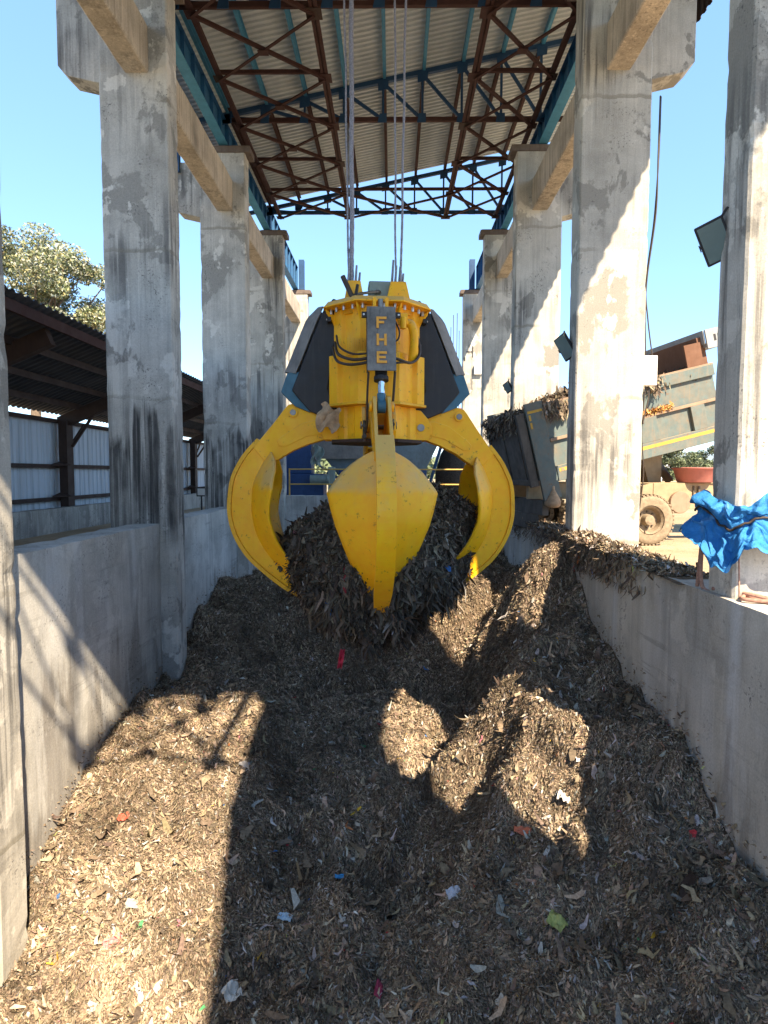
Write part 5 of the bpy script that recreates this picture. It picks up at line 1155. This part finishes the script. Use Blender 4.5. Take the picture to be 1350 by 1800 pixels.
# ------------------------------------------------------------------ trees, far yard
def tree(name, loc, trunk_h, crown, nleaf, pal, label, leaf=.22, seed=1, lobes=26):
    rng = np.random.default_rng(seed); e = empty(name, loc); tag(e, label, 'tree')
    m = MB(); cx, cy, cz = crown[:3]; rx, ry, rzz = crown[3:]
    m.tube(catmull([(0,0,0),(.1,.05,trunk_h*.5),(cx*.4,cy*.4,trunk_h),(cx*.8,cy*.8,cz)], 16), lambda u: .34*(1-.75*u)*trunk_h/6, 10)
    cen = []
    for i in range(lobes):
        d = rng.normal(0, 1, 3); d /= np.linalg.norm(d); r_ = rng.uniform(.35, .95)
        c = np.array([cx, cy, cz]) + d*np.array([rx, ry, rzz])*r_; cen.append((c, rng.uniform(.11, .27)*rx))
        m.tube(catmull([(cx*.5,cy*.5,trunk_h*.95),tuple((np.array([cx*.6,cy*.6,trunk_h*1.1])+c)/2+rng.normal(0,.25,3)),tuple(c)], 8), lambda u: .09*(1-.8*u)*trunk_h/6, 6)
    m.build('trunk', M['bark'], e, smooth=True)
    per = nleaf//lobes; P = np.concatenate([c + (lambda q: q/np.linalg.norm(q, axis=1, keepdims=True)*(rng.random((per,1))**.45)*r_*np.array([1,1,.8]))(rng.normal(0,1,(per,3))) for c, r_ in cen])
    n = len(P); nrm = rng.normal(0,1,(n,3)); nrm[:,2] += .5; nrm /= np.linalg.norm(nrm, axis=1, keepdims=True); t = np.cross(nrm, rng.normal(0,1,(n,3))); t /= np.linalg.norm(t, axis=1, keepdims=True); b = np.cross(nrm, t)
    s_ = leaf*rng.uniform(.6,1.3,(n,1)); V = np.stack([P-t*s_*.5, P+b*s_*.22+nrm*s_*.06, P+t*s_*.5, P-b*s_*.22+nrm*s_*.06], 1).reshape(-1,3)
    q = np.arange(n*4).reshape(n,4); pal = np.array(pal); col = pal[rng.integers(0, len(pal), n)]*rng.uniform(.75,1.25,(n,1)); lobc = np.repeat(rng.uniform(.7,1.25,lobes), per)[:,None]
    mesh_np('crown', V, q, M['leaf'], np.repeat(np.clip(col*lobc,0,1), 4, axis=0), parent=e)
GRN = [(.22,.25,.15),(.34,.36,.26),(.10,.13,.05),(.44,.45,.37),(.34,.31,.14),(.13,.16,.07)]
tree('tree', (-19.5, 33, GZ), 7.0, (.8,0,10.2,4.6,4.2,4.0), 56000, GRN, 'tall pale-leaved tree rising behind the open shed roof', .19, 3, 46)
DG = [(.09,.12,.06),(.13,.16,.08),(.07,.09,.05),(.17,.19,.11)]
for i, (x, y, h, lab) in enumerate(((22.9,52,4.0,'bushy green tree seen under the tipper body, left of the hoist bracket'),(27.9,55,3.2,'bushy green tree under the tipper body, right of the hoist bracket'),(17.5,47,2.2,'bush in the yard behind the truck chassis'))):
    tree('yard_tree', (x, y, GZ), h*.5, (0,0,h*.72,h*.75,h*.7,h*.55), 9000, DG, lab, .24, 20+i, 20)
m = MB(); m.box(53, 57, 125, 130, GZ, 2.2); m.poly([(52.6,124.6,2.2),(57.4,124.6,2.2),(57.4,130.4,2.2),(52.6,130.4,2.2),(52.6,127.5,3.0),(57.4,127.5,3.0)], [(0,1,5,4),(2,3,4,5),(0,4,3),(1,2,5)])
tag(m.build('far_building', M['white'], None, (55, 127, GZ)), 'small white building far away under the tipper body', 'building')
m = MB(); m.box(14, 46, 43.0, 43.25, GZ, .55); tag(m.build('yard_wall', M['beam'], None, (30, 43, GZ)), 'low pale wall across the yard behind the truck', 'wall')
rng = np.random.default_rng(5); n = 60000; x = rng.uniform(-260, 330, n); d_ = rng.uniform(0, 1, n); y = 150+40*d_; top = 4.5+2.5*vnoise(x*.11, 0*x, 0, 71)+1.6*vnoise(x*.4, 0*x, 0, 72)
P = np.stack([x, y, GZ+top*rng.random(n)**.7], 1); nrm = rng.normal(0,1,(n,3)); nrm /= np.linalg.norm(nrm, axis=1, keepdims=True); t = np.cross(nrm, rng.normal(0,1,(n,3))); t /= np.linalg.norm(t, axis=1, keepdims=True); b = np.cross(nrm, t); s_ = rng.uniform(.5,1.3,(n,1))
o = mesh_np('treeline', np.stack([P-t*s_, P+b*s_*.6, P+t*s_, P-b*s_*.6], 1).reshape(-1,3), np.arange(n*4).reshape(n,4), M['leaf'], np.repeat(np.array(DG)[rng.integers(0,4,n)]*1.3, 4, axis=0)); tag(o, 'distant belt of trees along the horizon', 'trees', kind='stuff')
m = MB()
hx = np.linspace(-900, 1200, 90)
vs = [(x, 1500, GZ-3) for x in hx] + [(x, 1560, 38+30*float(vnoise(np.array([x*.004]), np.array([.3]), 0, 81)[0])+9*float(vnoise(np.array([x*.02]), np.array([.3]), 0, 82)[0])) for x in hx] + [(x, 1800, GZ-3) for x in hx]
m.poly(vs, [(j*90+i, j*90+i+1, (j+1)*90+i+1, (j+1)*90+i) for j in range(2) for i in range(89)]); tag(m.build('hills', M['hill'], None, None, smooth=True), kind='structure')
